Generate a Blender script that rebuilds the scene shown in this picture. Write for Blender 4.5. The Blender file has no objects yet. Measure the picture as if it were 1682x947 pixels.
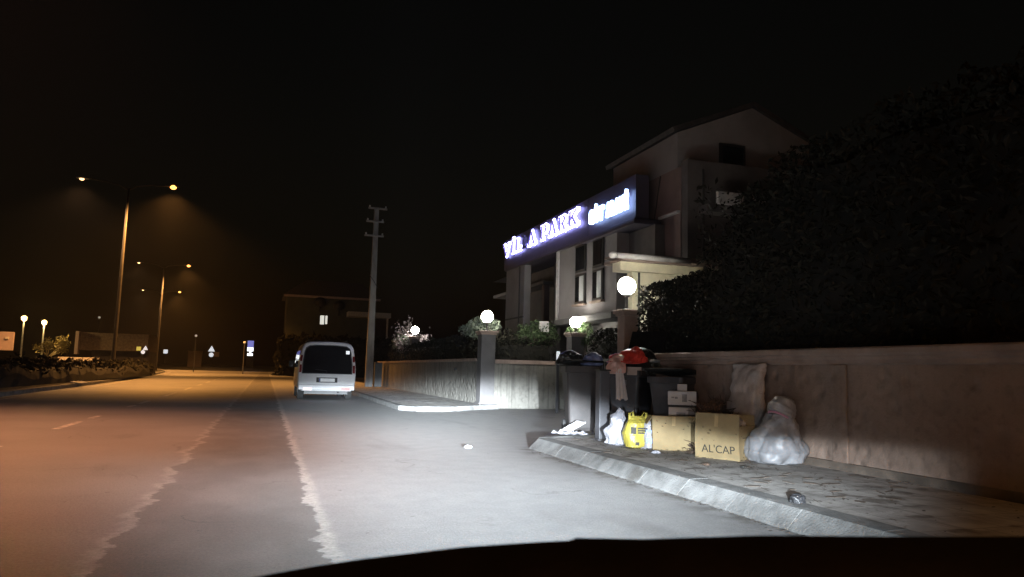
import bpy, bmesh, math, random
import numpy as np
from mathutils import Vector, Matrix, noise
R = math.radians
rnd = random.Random(7)
S = bpy.context.scene
C = S.collection

# ------------------------------------------------------------------ camera
F, CX, CY = 1215., 841., 473.5
ROLL, PITCH, YAW, HC = R(1.5), R(6.4348), R(-18.1385), 1.15
def at_ray(px, py):
    x, y = px - CX, py - CY
    c, s = math.cos(ROLL), math.sin(ROLL)
    x, y = c*x + s*y, -s*x + c*y
    d = (x/F, 1., -y/F)
    c, s = math.cos(PITCH), math.sin(PITCH)
    d = (d[0], c*d[1] - s*d[2], s*d[1] + c*d[2])
    c, s = math.cos(YAW), math.sin(YAW)
    return Vector((c*d[0] - s*d[1], s*d[0] + c*d[1], d[2]))
def gz(px, py, z=0.):
    d = at_ray(px, py); return Vector((0, 0, HC)) + d*((z - HC)/d.z)
def gy(px, py, Y):
    d = at_ray(px, py); return Vector((0, 0, HC)) + d*(Y/d.y)
def gx(px, py, X):
    d = at_ray(px, py); return Vector((0, 0, HC)) + d*(X/d.x)
cam = bpy.data.cameras.new('camera'); co = bpy.data.objects.new('camera', cam); C.objects.link(co)
f0 = at_ray(CX, CY); r0 = (at_ray(CX + F, CY) - f0).normalized(); fw = f0.normalized(); up = r0.cross(fw)
M = Matrix((r0, up, -fw)).transposed().to_4x4(); M.translation = (0, 0, HC); co.matrix_world = M
cam.sensor_width = 36; cam.lens = F/1682*36; cam.clip_start = 0.05; cam.clip_end = 3000
cam.dof.use_dof = True; cam.dof.focus_distance = 14; cam.dof.aperture_fstop = 7.5
S.camera = co

# ------------------------------------------------------------------ materials
class NT:
    def __init__(s, nt): s.nt = nt; s.n = nt.nodes; s.l = nt.links
    def new(s, t, **k):
        n = s.n.new(t)
        for a, b in k.items(): setattr(n, a, b)
        return n
    def set(s, sock, v):
        if hasattr(v, 'is_output'): s.l.new(v, sock)
        else: sock.default_value = v
    def m(s, op, a, b=0., c=0.):
        n = s.new('ShaderNodeMath', operation=op)
        s.set(n.inputs[0], a); s.set(n.inputs[1], b); s.set(n.inputs[2], c)
        return n.outputs[0]
    def sm(s, v, a, b, lo=0., hi=1.):
        n = s.new('ShaderNodeMapRange', interpolation_type='SMOOTHSTEP')
        s.set(n.inputs[0], v); s.set(n.inputs[1], a); s.set(n.inputs[2], b); s.set(n.inputs[3], lo); s.set(n.inputs[4], hi)
        return n.outputs[0]
    def noise(s, vec, scale, detail=4, rough=.55):
        n = s.new('ShaderNodeTexNoise'); s.set(n.inputs['Vector'], vec)
        n.inputs['Scale'].default_value = scale; n.inputs['Detail'].default_value = detail; n.inputs['Roughness'].default_value = rough
        return n.outputs['Fac']
    def mix(s, f, a, b):
        n = s.new('ShaderNodeMix', data_type='RGBA'); s.set(n.inputs[0], f)
        s.set(n.inputs[6], a); s.set(n.inputs[7], b); return n.outputs[2]
    def obj(s, sc=(1, 1, 1)):
        t = s.new('ShaderNodeTexCoord'); mp = s.new('ShaderNodeMapping'); s.l.new(t.outputs['Object'], mp.inputs[0])
        mp.inputs['Scale'].default_value = sc; return mp.outputs[0]
def c4(c): return (c[0], c[1], c[2], 1.)
def newmat(name):
    m = bpy.data.materials.new(name); m.use_nodes = True
    t = NT(m.node_tree); return m, t, t.n['Principled BSDF']
def mat(name, col, rough=.6, var=.25, scale=6., bump=0., bscale=40., metal=0., spec=.5, sc=(1, 1, 1), stain=None, emit=None, es=0., trans=0.):
    m, t, b = newmat(name)
    v = t.obj(sc)
    n = t.noise(v, scale, 6)
    f = t.sm(n, .3, .7)
    lo = tuple(x*(1 - var) for x in col); hi = tuple(min(1, x*(1 + var)) for x in col)
    c = t.mix(f, c4(lo), c4(hi))
    if stain:
        c = t.mix(t.sm(t.noise(v, stain[1], 5), stain[2], stain[2] + .12), c, c4(stain[0]))
    t.set(b.inputs['Base Color'], c)
    b.inputs['Roughness'].default_value = rough; b.inputs['Metallic'].default_value = metal
    b.inputs['Specular IOR Level'].default_value = spec
    if trans: b.inputs['Transmission Weight'].default_value = trans
    if bump:
        bp = t.new('ShaderNodeBump'); bp.inputs['Strength'].default_value = bump; bp.inputs['Distance'].default_value = .02
        t.set(bp.inputs['Height'], t.noise(v, bscale, 5)); t.l.new(bp.outputs[0], b.inputs['Normal'])
    if emit:
        b.inputs['Emission Color'].default_value = c4(emit); b.inputs['Emission Strength'].default_value = es
    return m

def road_mat():
    m, t, b = newmat('asphalt')
    v = t.obj(); sep = t.new('ShaderNodeSeparateXYZ'); t.l.new(v, sep.inputs[0]); X, Y = sep.outputs[0], sep.outputs[1]
    cl = t.noise(v, .5, 5); fine = t.noise(v, 60, 3); mid = t.noise(v, 4, 6)
    base = t.mix(t.sm(cl, .3, .7), (.17, .166, .16, 1), (.205, .2, .193, 1))
    right = t.mix(t.sm(mid, .3, .7), (.215, .217, .217, 1), (.245, .246, .244, 1))
    # jagged borders of the newer asphalt strip
    def jag(seed):
        w = t.new('ShaderNodeTexNoise', noise_dimensions='1D'); t.set(w.inputs['W'], t.m('ADD', t.m('MULTIPLY', Y, 1.), seed))
        w.inputs['Scale'].default_value = 1.1; w.inputs['Detail'].default_value = 7; w.inputs['Roughness'].default_value = .68
        return t.m('MULTIPLY', t.m('SUBTRACT', w.outputs[0], .5), .4)
    warp = t.m('MULTIPLY', t.m('SUBTRACT', t.noise(v, 3.2, 7, .72), .5), .3)
    xl = t.m('ADD', t.m('ADD', X, jag(3.3)), warp); xr = t.m('ADD', t.m('ADD', X, t.m('MULTIPLY', jag(41.7), .6)), warp)
    e1 = t.sm(xl, -.86, -.835); e2 = t.sm(xr, .40, .425)
    patch = t.mix(t.sm(t.noise(t.obj((1, .6, 1)), 1.6, 6), .35, .68), (.125, .122, .118, 1), (.16, .157, .152, 1))
    c = t.mix(e1, base, patch); c = t.mix(e2, c, right)
    # crumbly pale dust lips on both borders
    fade = t.sm(Y, 16., 30., 1., .35)
    brk = t.sm(t.noise(v, 2.2, 5), .36, .5)
    lipL = t.m('MULTIPLY', t.m('MULTIPLY', t.sm(xl, -.98, -.88), t.sm(xl, -.86, -.835, 1., 0.)), t.m('MULTIPLY', brk, .42))
    xr2 = t.m('ADD', X, t.m('MULTIPLY', jag(90.), .35))
    lipR = t.m('MULTIPLY', t.m('MULTIPLY', e2, t.sm(xr2, .47, .55, 1., 0.)), fade)
    dust = t.mix(t.sm(t.noise(v, 22, 5), .35, .65), (.3, .29, .27, 1), (.44, .43, .41, 1))
    c = t.mix(lipL, c, dust); c = t.mix(t.m('MULTIPLY', t.m('MULTIPLY', lipR, .78), t.sm(t.noise(v, 3.4, 5), .36, .52, .45, 1.)), c, dust)
    # tyre polish and oil stains, pale dirt toward the kerb
    oil = t.sm(t.noise(t.obj((1, .35, 1)), .8, 4), .58, .72)
    c = t.mix(t.m('MULTIPLY', oil, .3), c, (.05, .048, .047, 1))
    spot = t.sm(t.noise(v, 9, 2), .72, .75); c = t.mix(t.m('MULTIPLY', spot, .55), c, (.04, .038, .036, 1))
    gut = t.m('MULTIPLY', t.m('MULTIPLY', t.sm(X, 3.45, 3.82), t.sm(Y, 10.6, 11.2, 1., 0.)), t.sm(t.noise(v, 3, 5), .42, .62)); c = t.mix(t.m('MULTIPLY', gut, .75), c, (.06, .052, .042, 1))
    wv = t.new('ShaderNodeVectorMath', operation='ADD'); t.l.new(v, wv.inputs[0])
    nn = t.new('ShaderNodeTexNoise'); t.set(nn.inputs['Vector'], v); nn.inputs['Scale'].default_value = 1.5; nn.inputs['Detail'].default_value = 6
    sc_ = t.new('ShaderNodeVectorMath', operation='SCALE'); t.l.new(nn.outputs['Color'], sc_.inputs[0]); sc_.inputs['Scale'].default_value = .9; t.l.new(sc_.outputs[0], wv.inputs[1])
    cr = t.new('ShaderNodeTexVoronoi', feature='DISTANCE_TO_EDGE'); t.l.new(wv.outputs[0], cr.inputs['Vector']); cr.inputs['Scale'].default_value = .38
    crk = t.m('MULTIPLY', t.sm(cr.outputs['Distance'], .002, .007, 1., 0.), t.sm(t.noise(v, .6, 3), .5, .6))
    c = t.mix(t.m('MULTIPLY', crk, .35), c, (.04, .038, .035, 1))
    grit = t.noise(v, 28, 3, .7)
    sp = t.m('ADD', t.m('MULTIPLY_ADD', t.m('SUBTRACT', fine, .5), .8, 1.), t.m('MULTIPLY', t.m('SUBTRACT', grit, .5), .55))
    hs = t.new('ShaderNodeMix', data_type='RGBA', blend_type='MULTIPLY'); hs.inputs[0].default_value = 1
    t.set(hs.inputs[6], c); cmb = t.new('ShaderNodeCombineColor')
    for i in range(3): t.set(cmb.inputs[i], sp)
    t.set(hs.inputs[7], cmb.outputs[0])
    t.set(b.inputs['Base Color'], hs.outputs[2]); b.inputs['Roughness'].default_value = .62; b.inputs['Specular IOR Level'].default_value = .35
    bp = t.new('ShaderNodeBump'); bp.inputs['Strength'].default_value = .5; bp.inputs['Distance'].default_value = .012
    t.set(bp.inputs['Height'], t.m('ADD', t.m('ADD', fine, t.m('MULTIPLY', mid, .25)), t.m('MULTIPLY', t.m('SUBTRACT', t.m('MULTIPLY', lipR, .9), 0.), 1.2)))
    t.l.new(bp.outputs[0], b.inputs['Normal'])
    return m

def pave_mat():
    m = mat('pavement concrete', (.31, .30, .285), .85, .25, 3, .5, 30, stain=((.13, .115, .1), 3.1, .55))
    t = NT(m.node_tree); b = t.n['Principled BSDF']; old = b.inputs['Base Color'].links[0].from_socket
    v = t.obj((5.5, .7, 1)); f = t.sm(t.noise(v, 1.6, 6, .65), .53, .66)
    c = t.mix(t.m('MULTIPLY', f, .45), old, (.085, .075, .062, 1))
    br = t.new('ShaderNodeTexBrick'); t.l.new(t.obj(), br.inputs['Vector']); br.inputs['Scale'].default_value = 1.; br.inputs['Mortar Size'].default_value = .012
    br.inputs['Brick Width'].default_value = .4; br.inputs['Row Height'].default_value = .4; br.inputs['Mortar Smooth'].default_value = .4
    c = t.mix(t.m('MULTIPLY', br.outputs['Fac'], .35), c, (.07, .065, .055, 1))
    t.l.new(c, b.inputs['Base Color']); return m
def wall_mat(name, a, b_, relief=1., streak=0.):
    m, t, b = newmat(name)
    v = t.obj(); n1 = t.noise(v, 1.1, 6); n2 = t.noise(v, 9, 6)
    c = t.mix(t.sm(n1, .3, .7), c4(a), c4(b_))
    c = t.mix(t.m('MULTIPLY', t.sm(n2, .52, .7), .35), c, c4(tuple(x*.55 for x in a)))
    if streak:
        s_ = t.noise(t.obj((9, 9, .35)), 1.2, 5); c = t.mix(t.m('MULTIPLY', t.sm(s_, .5, .68), streak), c, c4(tuple(x*.45 for x in a)))
    t.set(b.inputs['Base Color'], c); b.inputs['Roughness'].default_value = .85; b.inputs['Specular IOR Level'].default_value = .25
    vo = t.new('ShaderNodeTexVoronoi', feature='SMOOTH_F1'); t.set(vo.inputs['Vector'], v); vo.inputs['Scale'].default_value = 5.5
    h = t.m('ADD', t.m('MULTIPLY', t.sm(vo.outputs['Distance'], .05, .5), 1.4), t.m('ADD', n2, t.m('MULTIPLY', t.noise(v, 40, 3), .3)))
    bp = t.new('ShaderNodeBump'); bp.inputs['Strength'].default_value = .8*relief; bp.inputs['Distance'].default_value = .035
    t.set(bp.inputs['Height'], h); t.l.new(bp.outputs[0], b.inputs['Normal'])
    return m
def leaf_mat(name, a, b_, trans=.15):
    m, t, b = newmat(name)
    g = t.new('ShaderNodeNewGeometry'); r = g.outputs['Random Per Island']
    c = t.mix(r, c4(a), c4(b_)); c = t.mix(t.m('MULTIPLY', t.noise(t.obj(), 1.4, 4), .5), c, c4(tuple(x*.6 for x in a)))
    t.set(b.inputs['Base Color'], c); b.inputs['Roughness'].default_value = .7; b.inputs['Specular IOR Level'].default_value = .12
    return m
def emis(name, col, st):
    m, t, b = newmat(name); b.inputs['Base Color'].default_value = c4((.8, .8, .8))
    b.inputs['Emission Color'].default_value = c4(col); b.inputs['Emission Strength'].default_value = st
    return m

MT = dict(
    road=road_mat(),
    ground=mat('dark soil', (.045, .035, .025), .95, .4, .7, .5, 12),
    grass=mat('dry verge grass', (.05, .045, .025), .95, .5, 3, .8, 60),
    conc=mat('kerb concrete', (.11, .11, .107), .8, .3, 5, .6, 50, stain=((.06, .056, .05), 2.6, .55)),
    pave=pave_mat(),
    paint=mat('worn road paint', (.4, .38, .35), .7, .5, 9, .2, 40, stain=((.12, .11, .1), 6, .55)),
    wallN=wall_mat('embossed tan plaster', (.21, .152, .122), (.27, .2, .16), .7, .12),
    cap=mat('wall coping', (.27, .2, .165), .75, .2, 3, .25, 30),
    wallF=wall_mat('pale stone cladding', (.13, .122, .108), (.17, .163, .145), .8, .6),
    pillar=mat('smooth grey plaster', (.085, .08, .08), .8, .15, 3, .2, 30),
    plaster=mat('house plaster', (.24, .225, .23), .85, .12, 1.2, .15, 30),
    redwall=mat('reddish house render', (.2, .14, .13), .85, .15, 1.5, .15, 30),
    darkwall=mat('shade-darkened house wall', (.10, .09, .09), .7, .2, 2),  # dark tone carries the shade of recesses and lower walls
    portal=mat('halo-tinted portal panel', (.055, .047, .068), .42, .1, 2),  # purple tint carries the letters' blue halo in the base colour
    frame=mat('dark window frame', (.03, .03, .032), .4, .1, 4),
    glass=mat('dark window glass', (.012, .013, .015), .06, .2, 3, spec=.6),
    blind=mat('pale window blind', (.5, .52, .52), .8, .1, 3),
    cream=mat('cream gatehouse plaster', (.68, .63, .46), .8, .15, 2, .15, 30),
    roof=mat('roof tiles', (.04, .036, .036), .8, .3, 6, .4, 18),
    vwhite=mat('white van paint', (.66, .66, .67), .32, .05, 2, stain=((.38, .36, .34), 1.6, .64)),
    vglass=mat('tinted van glass', (.012, .012, .014), .05, .2, 2, spec=.7),
    black=mat('black plastic', (.016, .016, .018), .5, .3, 5),
    lidp=mat('matt black lid plastic', (.012, .012, .012), .9, .3, 5, spec=.08),
    binp=mat('charcoal bin plastic', (.03, .031, .036), .48, .35, 5, .1, 60, stain=((.06, .055, .05), 4, .62)),
    binb=mat('brown grey bin plastic', (.022, .018, .0175), .7, .3, 4, .1, 60, stain=((.04, .035, .03), 3, .6)),
    rubber=mat('rubber', (.014, .014, .014), .85, .2, 9),
    steel=mat('dull grey steel', (.05, .05, .056), .6, .2, 4, .1, 30),
    rim=mat('wheel rim steel', (.4, .4, .4), .4, .2, 6, metal=.7),
    red=mat('dark red lamp plastic', (.14, .012, .012), .2, .3, 6),
    reflect=mat('red reflector', (.45, .05, .04), .25, .2, 9),
    plate=mat('licence plate white', (.8, .8, .8), .35, .1, 14),
    pblue=mat('plate blue', (.03, .06, .25), .4, .1, 8),
    pole=mat('weathered pole concrete', (.15, .147, .145), .85, .25, 4, .3, 40, sc=(1, 1, .3)),
    galv=mat('galvanised steel', (.032, .03, .03), .7, .2, 5),
    card=mat('brown cardboard', (.26, .195, .1), .85, .12, 4, .15, 60, stain=((.30, .22, .12), 5, .66)),
    ink=mat('black print', (.02, .018, .015), .7, .2, 20),
    tape=mat('packing tape', (.38, .27, .13), .35, .2, 8),
    wbag=mat('white plastic sack', (.24, .242, .255), .42, .12, 5, .3, 26, stain=((.2, .19, .18), 4, .62)),
    lbag=mat('thin white carrier plastic', (.27, .27, .3), .38, .12, 7, .25, 40),
    ybag=mat('yellow carrier plastic', (.34, .285, .05), .38, .15, 5, .3, 30),
    sack=mat('woven sack cloth', (.42, .36, .33), .9, .18, 4, .5, 90, stain=((.24, .2, .18), 3, .62)),
    redbag=mat('red plastic sheet', (.55, .045, .03), .42, .25, 5, .3, 20),
    pink=mat('pinkish plastic', (.6, .36, .3), .5, .2, 6, .3, 20),
    bluebag=mat('dusky blue plastic', (.10, .12, .22), .4, .3, 6, .3, 20),
    blueprint=mat('blue print', (.12, .2, .5), .5, .3, 12),
    cloth=mat('white rag', (.58, .55, .55), .9, .12, 5, .2, 60),
    blackbag=mat('black refuse plastic', (.018, .018, .017), .3, .4, 4, .5, 14),
    wbox=mat('white carton', (.52, .5, .5), .7, .12, 6, .1, 50),
    gprint=mat('grey print', (.22, .22, .23), .7, .3, 12),
    twig=mat('dry twig', (.08, .052, .036), .9, .4, 9),
    dirt=mat('leaf debris', (.055, .042, .032), .95, .5, 9),
    bark=mat('tree bark', (.12, .095, .08), .95, .3, 5, .5, 20),
    hedge=leaf_mat('hedge leaves', (.018, .018, .012), (.032, .029, .02)),
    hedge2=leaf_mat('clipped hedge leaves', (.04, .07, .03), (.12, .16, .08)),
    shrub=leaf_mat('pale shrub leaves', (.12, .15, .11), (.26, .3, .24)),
    core=mat('shade-dark hedge core', (.009, .008, .005), .95, .4, 3),
    globe=emis('lit globe', (1, .95, .82), 95.),
    sodium=emis('sodium lamp glass', (1., .36, .07), 5.),
    sodiumw=emis('pale sodium lamp glass', (1., .58, .26), 3.5),
    halo=emis('sign letter light', (.36, .36, 1.), 11.),
    halow=emis('white sign letter light', (.36, .52, 1.), 7.),
    face=mat('letter face', (.10, .07, .2), .4, .1, 5, emit=(.45, .35, .8), es=.22),
    faceoff=mat('unlit letter face', (.14, .14, .3), .4, .1, 5),
    dash=mat('dashboard vinyl', (.006, .0045, .0045), .7, .3, 10, .1, 60, spec=.2),
    carpaint=mat('dark car paint', (.03, .03, .035), .3, .1, 3),
    lens=mat('headlamp lens', (.6, .62, .65), .1, .1, 5),
    signblue=emis('lit blue sign panel', (.2, .24, .75), .7),
    signwhite=emis('lit white sign panel', (.95, .97, 1.), 2.2),
    winlit=emis('lit window', (.95, .95, .85), .75),
    panel=mat('pinkish board', (.42, .33, .32), .7, .1, 3),  # pinkish light on the left board put into this base colour
    yel=mat('glowing yellow sheeting', (.75, .7, .1), .3, .1, 8, emit=(.75, .7, .15), es=.45),  # emission stands in for light the plate would reflect
    wsheet=mat('glowing white sheeting', (.8, .8, .8), .3, .1, 8, emit=(.9, .95, 1), es=.75),  # same here: the returned light is emitted, no lamp in it
)

# ------------------------------------------------------------------ building helpers
WL = {}
def wl(o): return WL.get(o.name, Vector((0, 0, 0))) if o else Vector((0, 0, 0))
def tag(o, label=None, cat=None, group=None, kind=None):
    if label: o['label'] = label
    if cat: o['category'] = cat
    if group: o['group'] = group
    if kind: o['kind'] = kind
    return o
def empty(name, loc):
    o = bpy.data.objects.new(name, None); C.objects.link(o); o.location = loc; o.empty_display_size = .3
    WL[o.name] = Vector(loc); return o
class MB:
    def __init__(s): s.v = []; s.f = []
    def add(s, vs, fs):
        k = len(s.v); s.v += [Vector(v) for v in vs]; s.f += [tuple(i + k for i in f) for f in fs]; return s
    def box(s, x0, x1, y0, y1, z0, z1, mtx=None):
        vs = [Vector((x, y, z)) for z in (z0, z1) for y in (y0, y1) for x in (x0, x1)]
        if mtx: vs = [mtx @ v for v in vs]
        return s.add(vs, [(0, 2, 3, 1), (4, 5, 7, 6), (0, 1, 5, 4), (2, 6, 7, 3), (0, 4, 6, 2), (1, 3, 7, 5)])
    def tube(s, pts, rad, n=10, cap=True):
        pts = [Vector(p) for p in pts]
        if not hasattr(rad, '__len__'): rad = [rad]*len(pts)
        rings = []
        for i, p in enumerate(pts):
            d = (pts[min(i+1, len(pts)-1)] - pts[max(i-1, 0)]).normalized()
            a = d.cross(Vector((0, 0, 1)) if abs(d.z) < .9 else Vector((1, 0, 0))).normalized(); b = d.cross(a)
            rings.append([p + (a*math.cos(2*math.pi*k/n) + b*math.sin(2*math.pi*k/n))*rad[i] for k in range(n)])
        return s.loft(rings, cap)
    def loft(s, rings, cap=True, close=True):
        n = len(rings[0]); vs = [v for r in rings for v in r]; fs = []
        for i in range(len(rings)-1):
            for k in range(n if close else n-1):
                fs.append((i*n+k, i*n+(k+1) % n, (i+1)*n+(k+1) % n, (i+1)*n+k))
        if cap and close: fs += [tuple(range(n-1, -1, -1)), tuple((len(rings)-1)*n+k for k in range(n))]
        return s.add(vs, fs)
    def prism(s, poly, z0, z1):
        n = len(poly)
        return s.add([(p[0], p[1], z0) for p in poly] + [(p[0], p[1], z1) for p in poly],
                     [tuple(range(n-1, -1, -1)), tuple(range(n, 2*n))] + [(k, (k+1) % n, n+(k+1) % n, n+k) for k in range(n)])
    def lathe(s, prof, c=(0, 0, 0), n=24):
        c = Vector(c)
        return s.loft([[c + Vector((r*math.cos(2*math.pi*k/n), r*math.sin(2*math.pi*k/n), z)) for k in range(n)] for r, z in prof])
    def sphere(s, c, r, n=20, m=12, sq=1.):
        return s.lathe([(max(1e-4, r*math.sin(math.pi*i/m)), -r*sq*math.cos(math.pi*i/m)) for i in range(m+1)], c, n)
    def build(s, name, m, parent=None, smooth=False, bevel=0., loc=None, fix=True):
        me = bpy.data.meshes.new(name)
        off = Vector(loc) if loc is not None else wl(parent)
        me.from_pydata([tuple(v - off) for v in s.v], [], s.f); me.update()
        if fix or bevel:
            bm = bmesh.new(); bm.from_mesh(me); bmesh.ops.recalc_face_normals(bm, faces=bm.faces); bm.to_mesh(me); bm.free()
        me.materials.append(MT[m] if isinstance(m, str) else m)
        o = bpy.data.objects.new(name, me); C.objects.link(o)
        if parent: o.parent = parent
        else: o.location = off
        WL[o.name] = off
        if smooth: me.polygons.foreach_set('use_smooth', [True]*len(me.polygons))
        if bevel:
            b = o.modifiers.new('bevel', 'BEVEL'); b.width = bevel; b.segments = 2; b.limit_method = 'ANGLE'
        return o
def rotz(c, a): return Matrix.Translation(Vector(c)) @ Matrix.Rotation(a, 4, 'Z')
def copy_tree(o, parent=None, delta=None):
    c = o.copy(); C.objects.link(c)
    if parent: c.parent = parent
    if delta is not None: c.location = o.location + Vector(delta)
    for ch in list(o.children): copy_tree(ch, c)
    return c
def struct(o): o['kind'] = 'structure'; return o
def pos(o, name): return o
def nz(p, s=1.): return noise.noise(Vector(p)*s)

# ------------------------------------------------------------------ world, air
w = bpy.data.worlds.new('World'); S.world = w; w.use_nodes = True
t = NT(w.node_tree); bg = t.n['Background']
sky = t.new('ShaderNodeTexSky', sky_type='NISHITA'); sky.sun_disc = False
sky.sun_elevation = R(1.); sky.sun_rotation = R(200); sky.air_density = 1; sky.dust_density = 3
hs = t.new('ShaderNodeMix', data_type='RGBA', blend_type='MULTIPLY'); hs.inputs[0].default_value = 1.
t.l.new(sky.outputs[0], hs.inputs[6]); hs.inputs[7].default_value = (1.1, .8, .62, 1)
t.l.new(hs.outputs[2], bg.inputs[0]); bg.inputs[1].default_value = .0032
sun = bpy.data.lights.new('sun', 'SUN'); sun.energy = .004; sun.angle = R(10); sun.color = (1, .93, .85)
so = bpy.data.objects.new('sun', sun); C.objects.link(so); so.rotation_euler = (R(60), 0, R(-20))

# ------------------------------------------------------------------ setting: ground, road, kerbs, pavements
struct(MB().add([(-700, -300, -.05), (700, -300, -.05), (700, 900, -.05), (-700, 900, -.05)], [(0, 1, 2, 3)]).build('ground', 'ground'))
edgeL = [(-7.3, -30), (-7.4, 20), (-7.9, 40), (-9.3, 70), (-12.5, 110), (-19, 150), (-19.5, 175)]
edgeR = [(9.6, -30), (9.6, 26), (4.6, 40), (4.6, 60), (1.7, 92), (1.9, 150), (2., 175)]
poly = edgeL + edgeR[::-1]
# road as strips so it follows the bend
b = MB(); ys = [-30, 0, 20, 26, 40, 60, 80, 100, 130, 150, 175]
def interp(pl, y):
    for (xa, ya), (xb, yb) in zip(pl, pl[1:]):
        if ya <= y <= yb: return xa + (xb-xa)*(y-ya)/(yb-ya)
    return pl[-1][0]
vs = []
for y in ys: vs += [(interp(edgeL, y) - .3, y, 0), (interp(edgeR, y) + .3, y, 0)]
b.add(vs, [(2*i, 2*i+1, 2*i+3, 2*i+2) for i in range(len(ys)-1)])
struct(b.build('road', 'road'))
# opposite carriageway beyond the median
b = MB(); vs = []
for y in ys: vs += [(interp(edgeL, y) - 13, y, -.01), (interp(edgeL, y) - 3.6, y, -.01)]
b.add(vs, [(2*i, 2*i+1, 2*i+3, 2*i+2) for i in range(len(ys)-1)])
struct(b.build('road', mat('far asphalt', (.07, .067, .062), .7, .3, .8, .3, 60)))
# median: kerbs and soil
b = MB()
for a, c in zip(ys, ys[1:]):
    xa, xc = interp(edgeL, a), interp(edgeL, c)
    b.add([(xa, a, 0), (xa, a, .14), (xa-.2, a, .16), (xc, c, 0), (xc, c, .14), (xc-.2, c, .16)], [(0, 3, 4, 1), (1, 4, 5, 2)])
    b.add([(xa-3.6, a, 0), (xa-3.6, a, .14), (xa-3.4, a, .16), (xc-3.6, c, 0), (xc-3.6, c, .14), (xc-3.4, c, .16)], [(1, 4, 3, 0), (2, 5, 4, 1)])
struct(b.build('median_kerb', 'conc'))
b = MB(); vs = []
for y in ys: vs += [(interp(edgeL, y) - 3.4, y, .16), (interp(edgeL, y) - 1.8, y, .26), (interp(edgeL, y) - .2, y, .16)]
b.add(vs, [f for i in range(len(ys)-1) for f in ((3*i, 3*i+1, 3*i+4, 3*i+3), (3*i+1, 3*i+2, 3*i+5, 3*i+4))])
struct(b.build('median', 'grass'))
# painted markings
b = MB()
for y0 in (-10, -3, 4.1, 14.3-7.05+.8, 14.3, 21.3, 28.4, 35.5, 42.6, 49.7, 56.8, 64, 71):
    if y0 in (4.1,): continue
    y1 = y0 + 3.5; n = 8
    for k in range(n):
        a, c = y0 + (y1-y0)*k/n, y0 + (y1-y0)*(k+1)/n
        if rnd.random() < .12: continue
        j = lambda: rnd.uniform(-.012, .012)
        sx = lambda y: -3.28 - max(0, y-30)*.008
        b.add([(sx(a)-.06+j(), a, .004), (sx(a)+.06+j(), a, .004), (sx(c)+.06+j(), c, .004), (sx(c)-.06+j(), c, .004)], [(0, 1, 2, 3)])
for y in range(-10, 120, 3):
    if rnd.random() < .3: continue
    xa, xc = interp(edgeL, y) + .45, interp(edgeL, y+2.9) + .45
    b.add([(xa-.06, y, .004), (xa+.06, y, .004), (xc+.06, y+2.9, .004), (xc-.06, y+2.9, .004)], [(0, 1, 2, 3)])
struct(b.build('road_marking', 'paint'))

def kerb_line(name, pts, h, out=.22, seg=.8, top=.16):
    """battered concrete kerb stones along pts (outer foot line); pavement lies on the left of travel"""
    P = [Vector((x, y, 0)) for x, y in pts]; b = MB()
    L = []
    for a, c in zip(P, P[1:]):
        n = max(1, round((c-a).length/seg))
        L += [a + (c-a)*k/n for k in range(n)]
    L.append(P[-1])
    nor = []
    for i in range(len(L)):
        d = (L[min(i+1, len(L)-1)] - L[max(0, i-1)]).normalized(); nor.append(Vector((d.y, -d.x, 0)))
    ins = []
    for i in range(len(L)-1):
        a, c, na, nc = L[i], L[i+1], nor[i], nor[i+1]; g = (c-a).normalized()*.0006
        dz = rnd.uniform(-.002, .002); dx = rnd.uniform(-.002, .002)
        def prof(p, n):
            r = []
            for o, z in ((0, -.03), (.03, .02), (out*.62, h-.03), (out*.75, h-.004), (out, h), (out+top, h), (out+top, -.03)):
                r.append(p + n*(o + dx) + Vector((0, 0, z + (dz if z > .03 else 0))))
            return r
        m = (a+c)/2; nm = (na+nc)/2
        b.loft([prof(a+g, na), prof(m, nm), prof(c-g, nc)])
    struct(b.build(name, 'conc', bevel=.004))
    return [p + n*(out+top) for p, n in zip(L, nor)]
near = kerb_line('kerb', [(3.85, -8), (3.84, 10.5), (3.86, 10.8), (3.96, 11.05), (4.2, 11.3), (4.6, 11.5), (5.2, 11.75), (6.5, 12.3), (8.9, 13.0)], .155)
b = MB(); n = len(near); nv = [Vector((p.x, p.y, .15)) for p in near]
mid = [Vector((min(8.9, p.x + (6.3-p.x)*.5), p.y - (.35 if p.y > 11 else 0), .158)) for p in near]
inn = [Vector((6.3 if p.x < 6 else 8.9, min(p.y, 11.6), .15)) for p in near]
b.loft([nv, mid, inn], False, False); b2 = b
struct(b.build('pavement', 'pave'))
far_ = kerb_line('kerb', [(6.7, 22.35), (5.9, 21.9), (5.2, 21.2), (4.6, 20.75), (4.2, 20.7), (3.98, 21.1), (3.98, 24), (4.1, 37), (4.3, 60)][::-1], .13)
far_ = [p for p in far_]
b = MB()
nv = [Vector((p.x, p.y, .125)) for p in far_]; inn = [Vector((6.5, max(p.y, 22.3), .13)) for p in far_]
b.loft([nv, [(a+c)/2 + Vector((0, 0, rnd.uniform(-.012, .012))) for a, c in zip(nv, inn)], inn], False, False)
struct(b.build('pavement', 'pave'))

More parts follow.
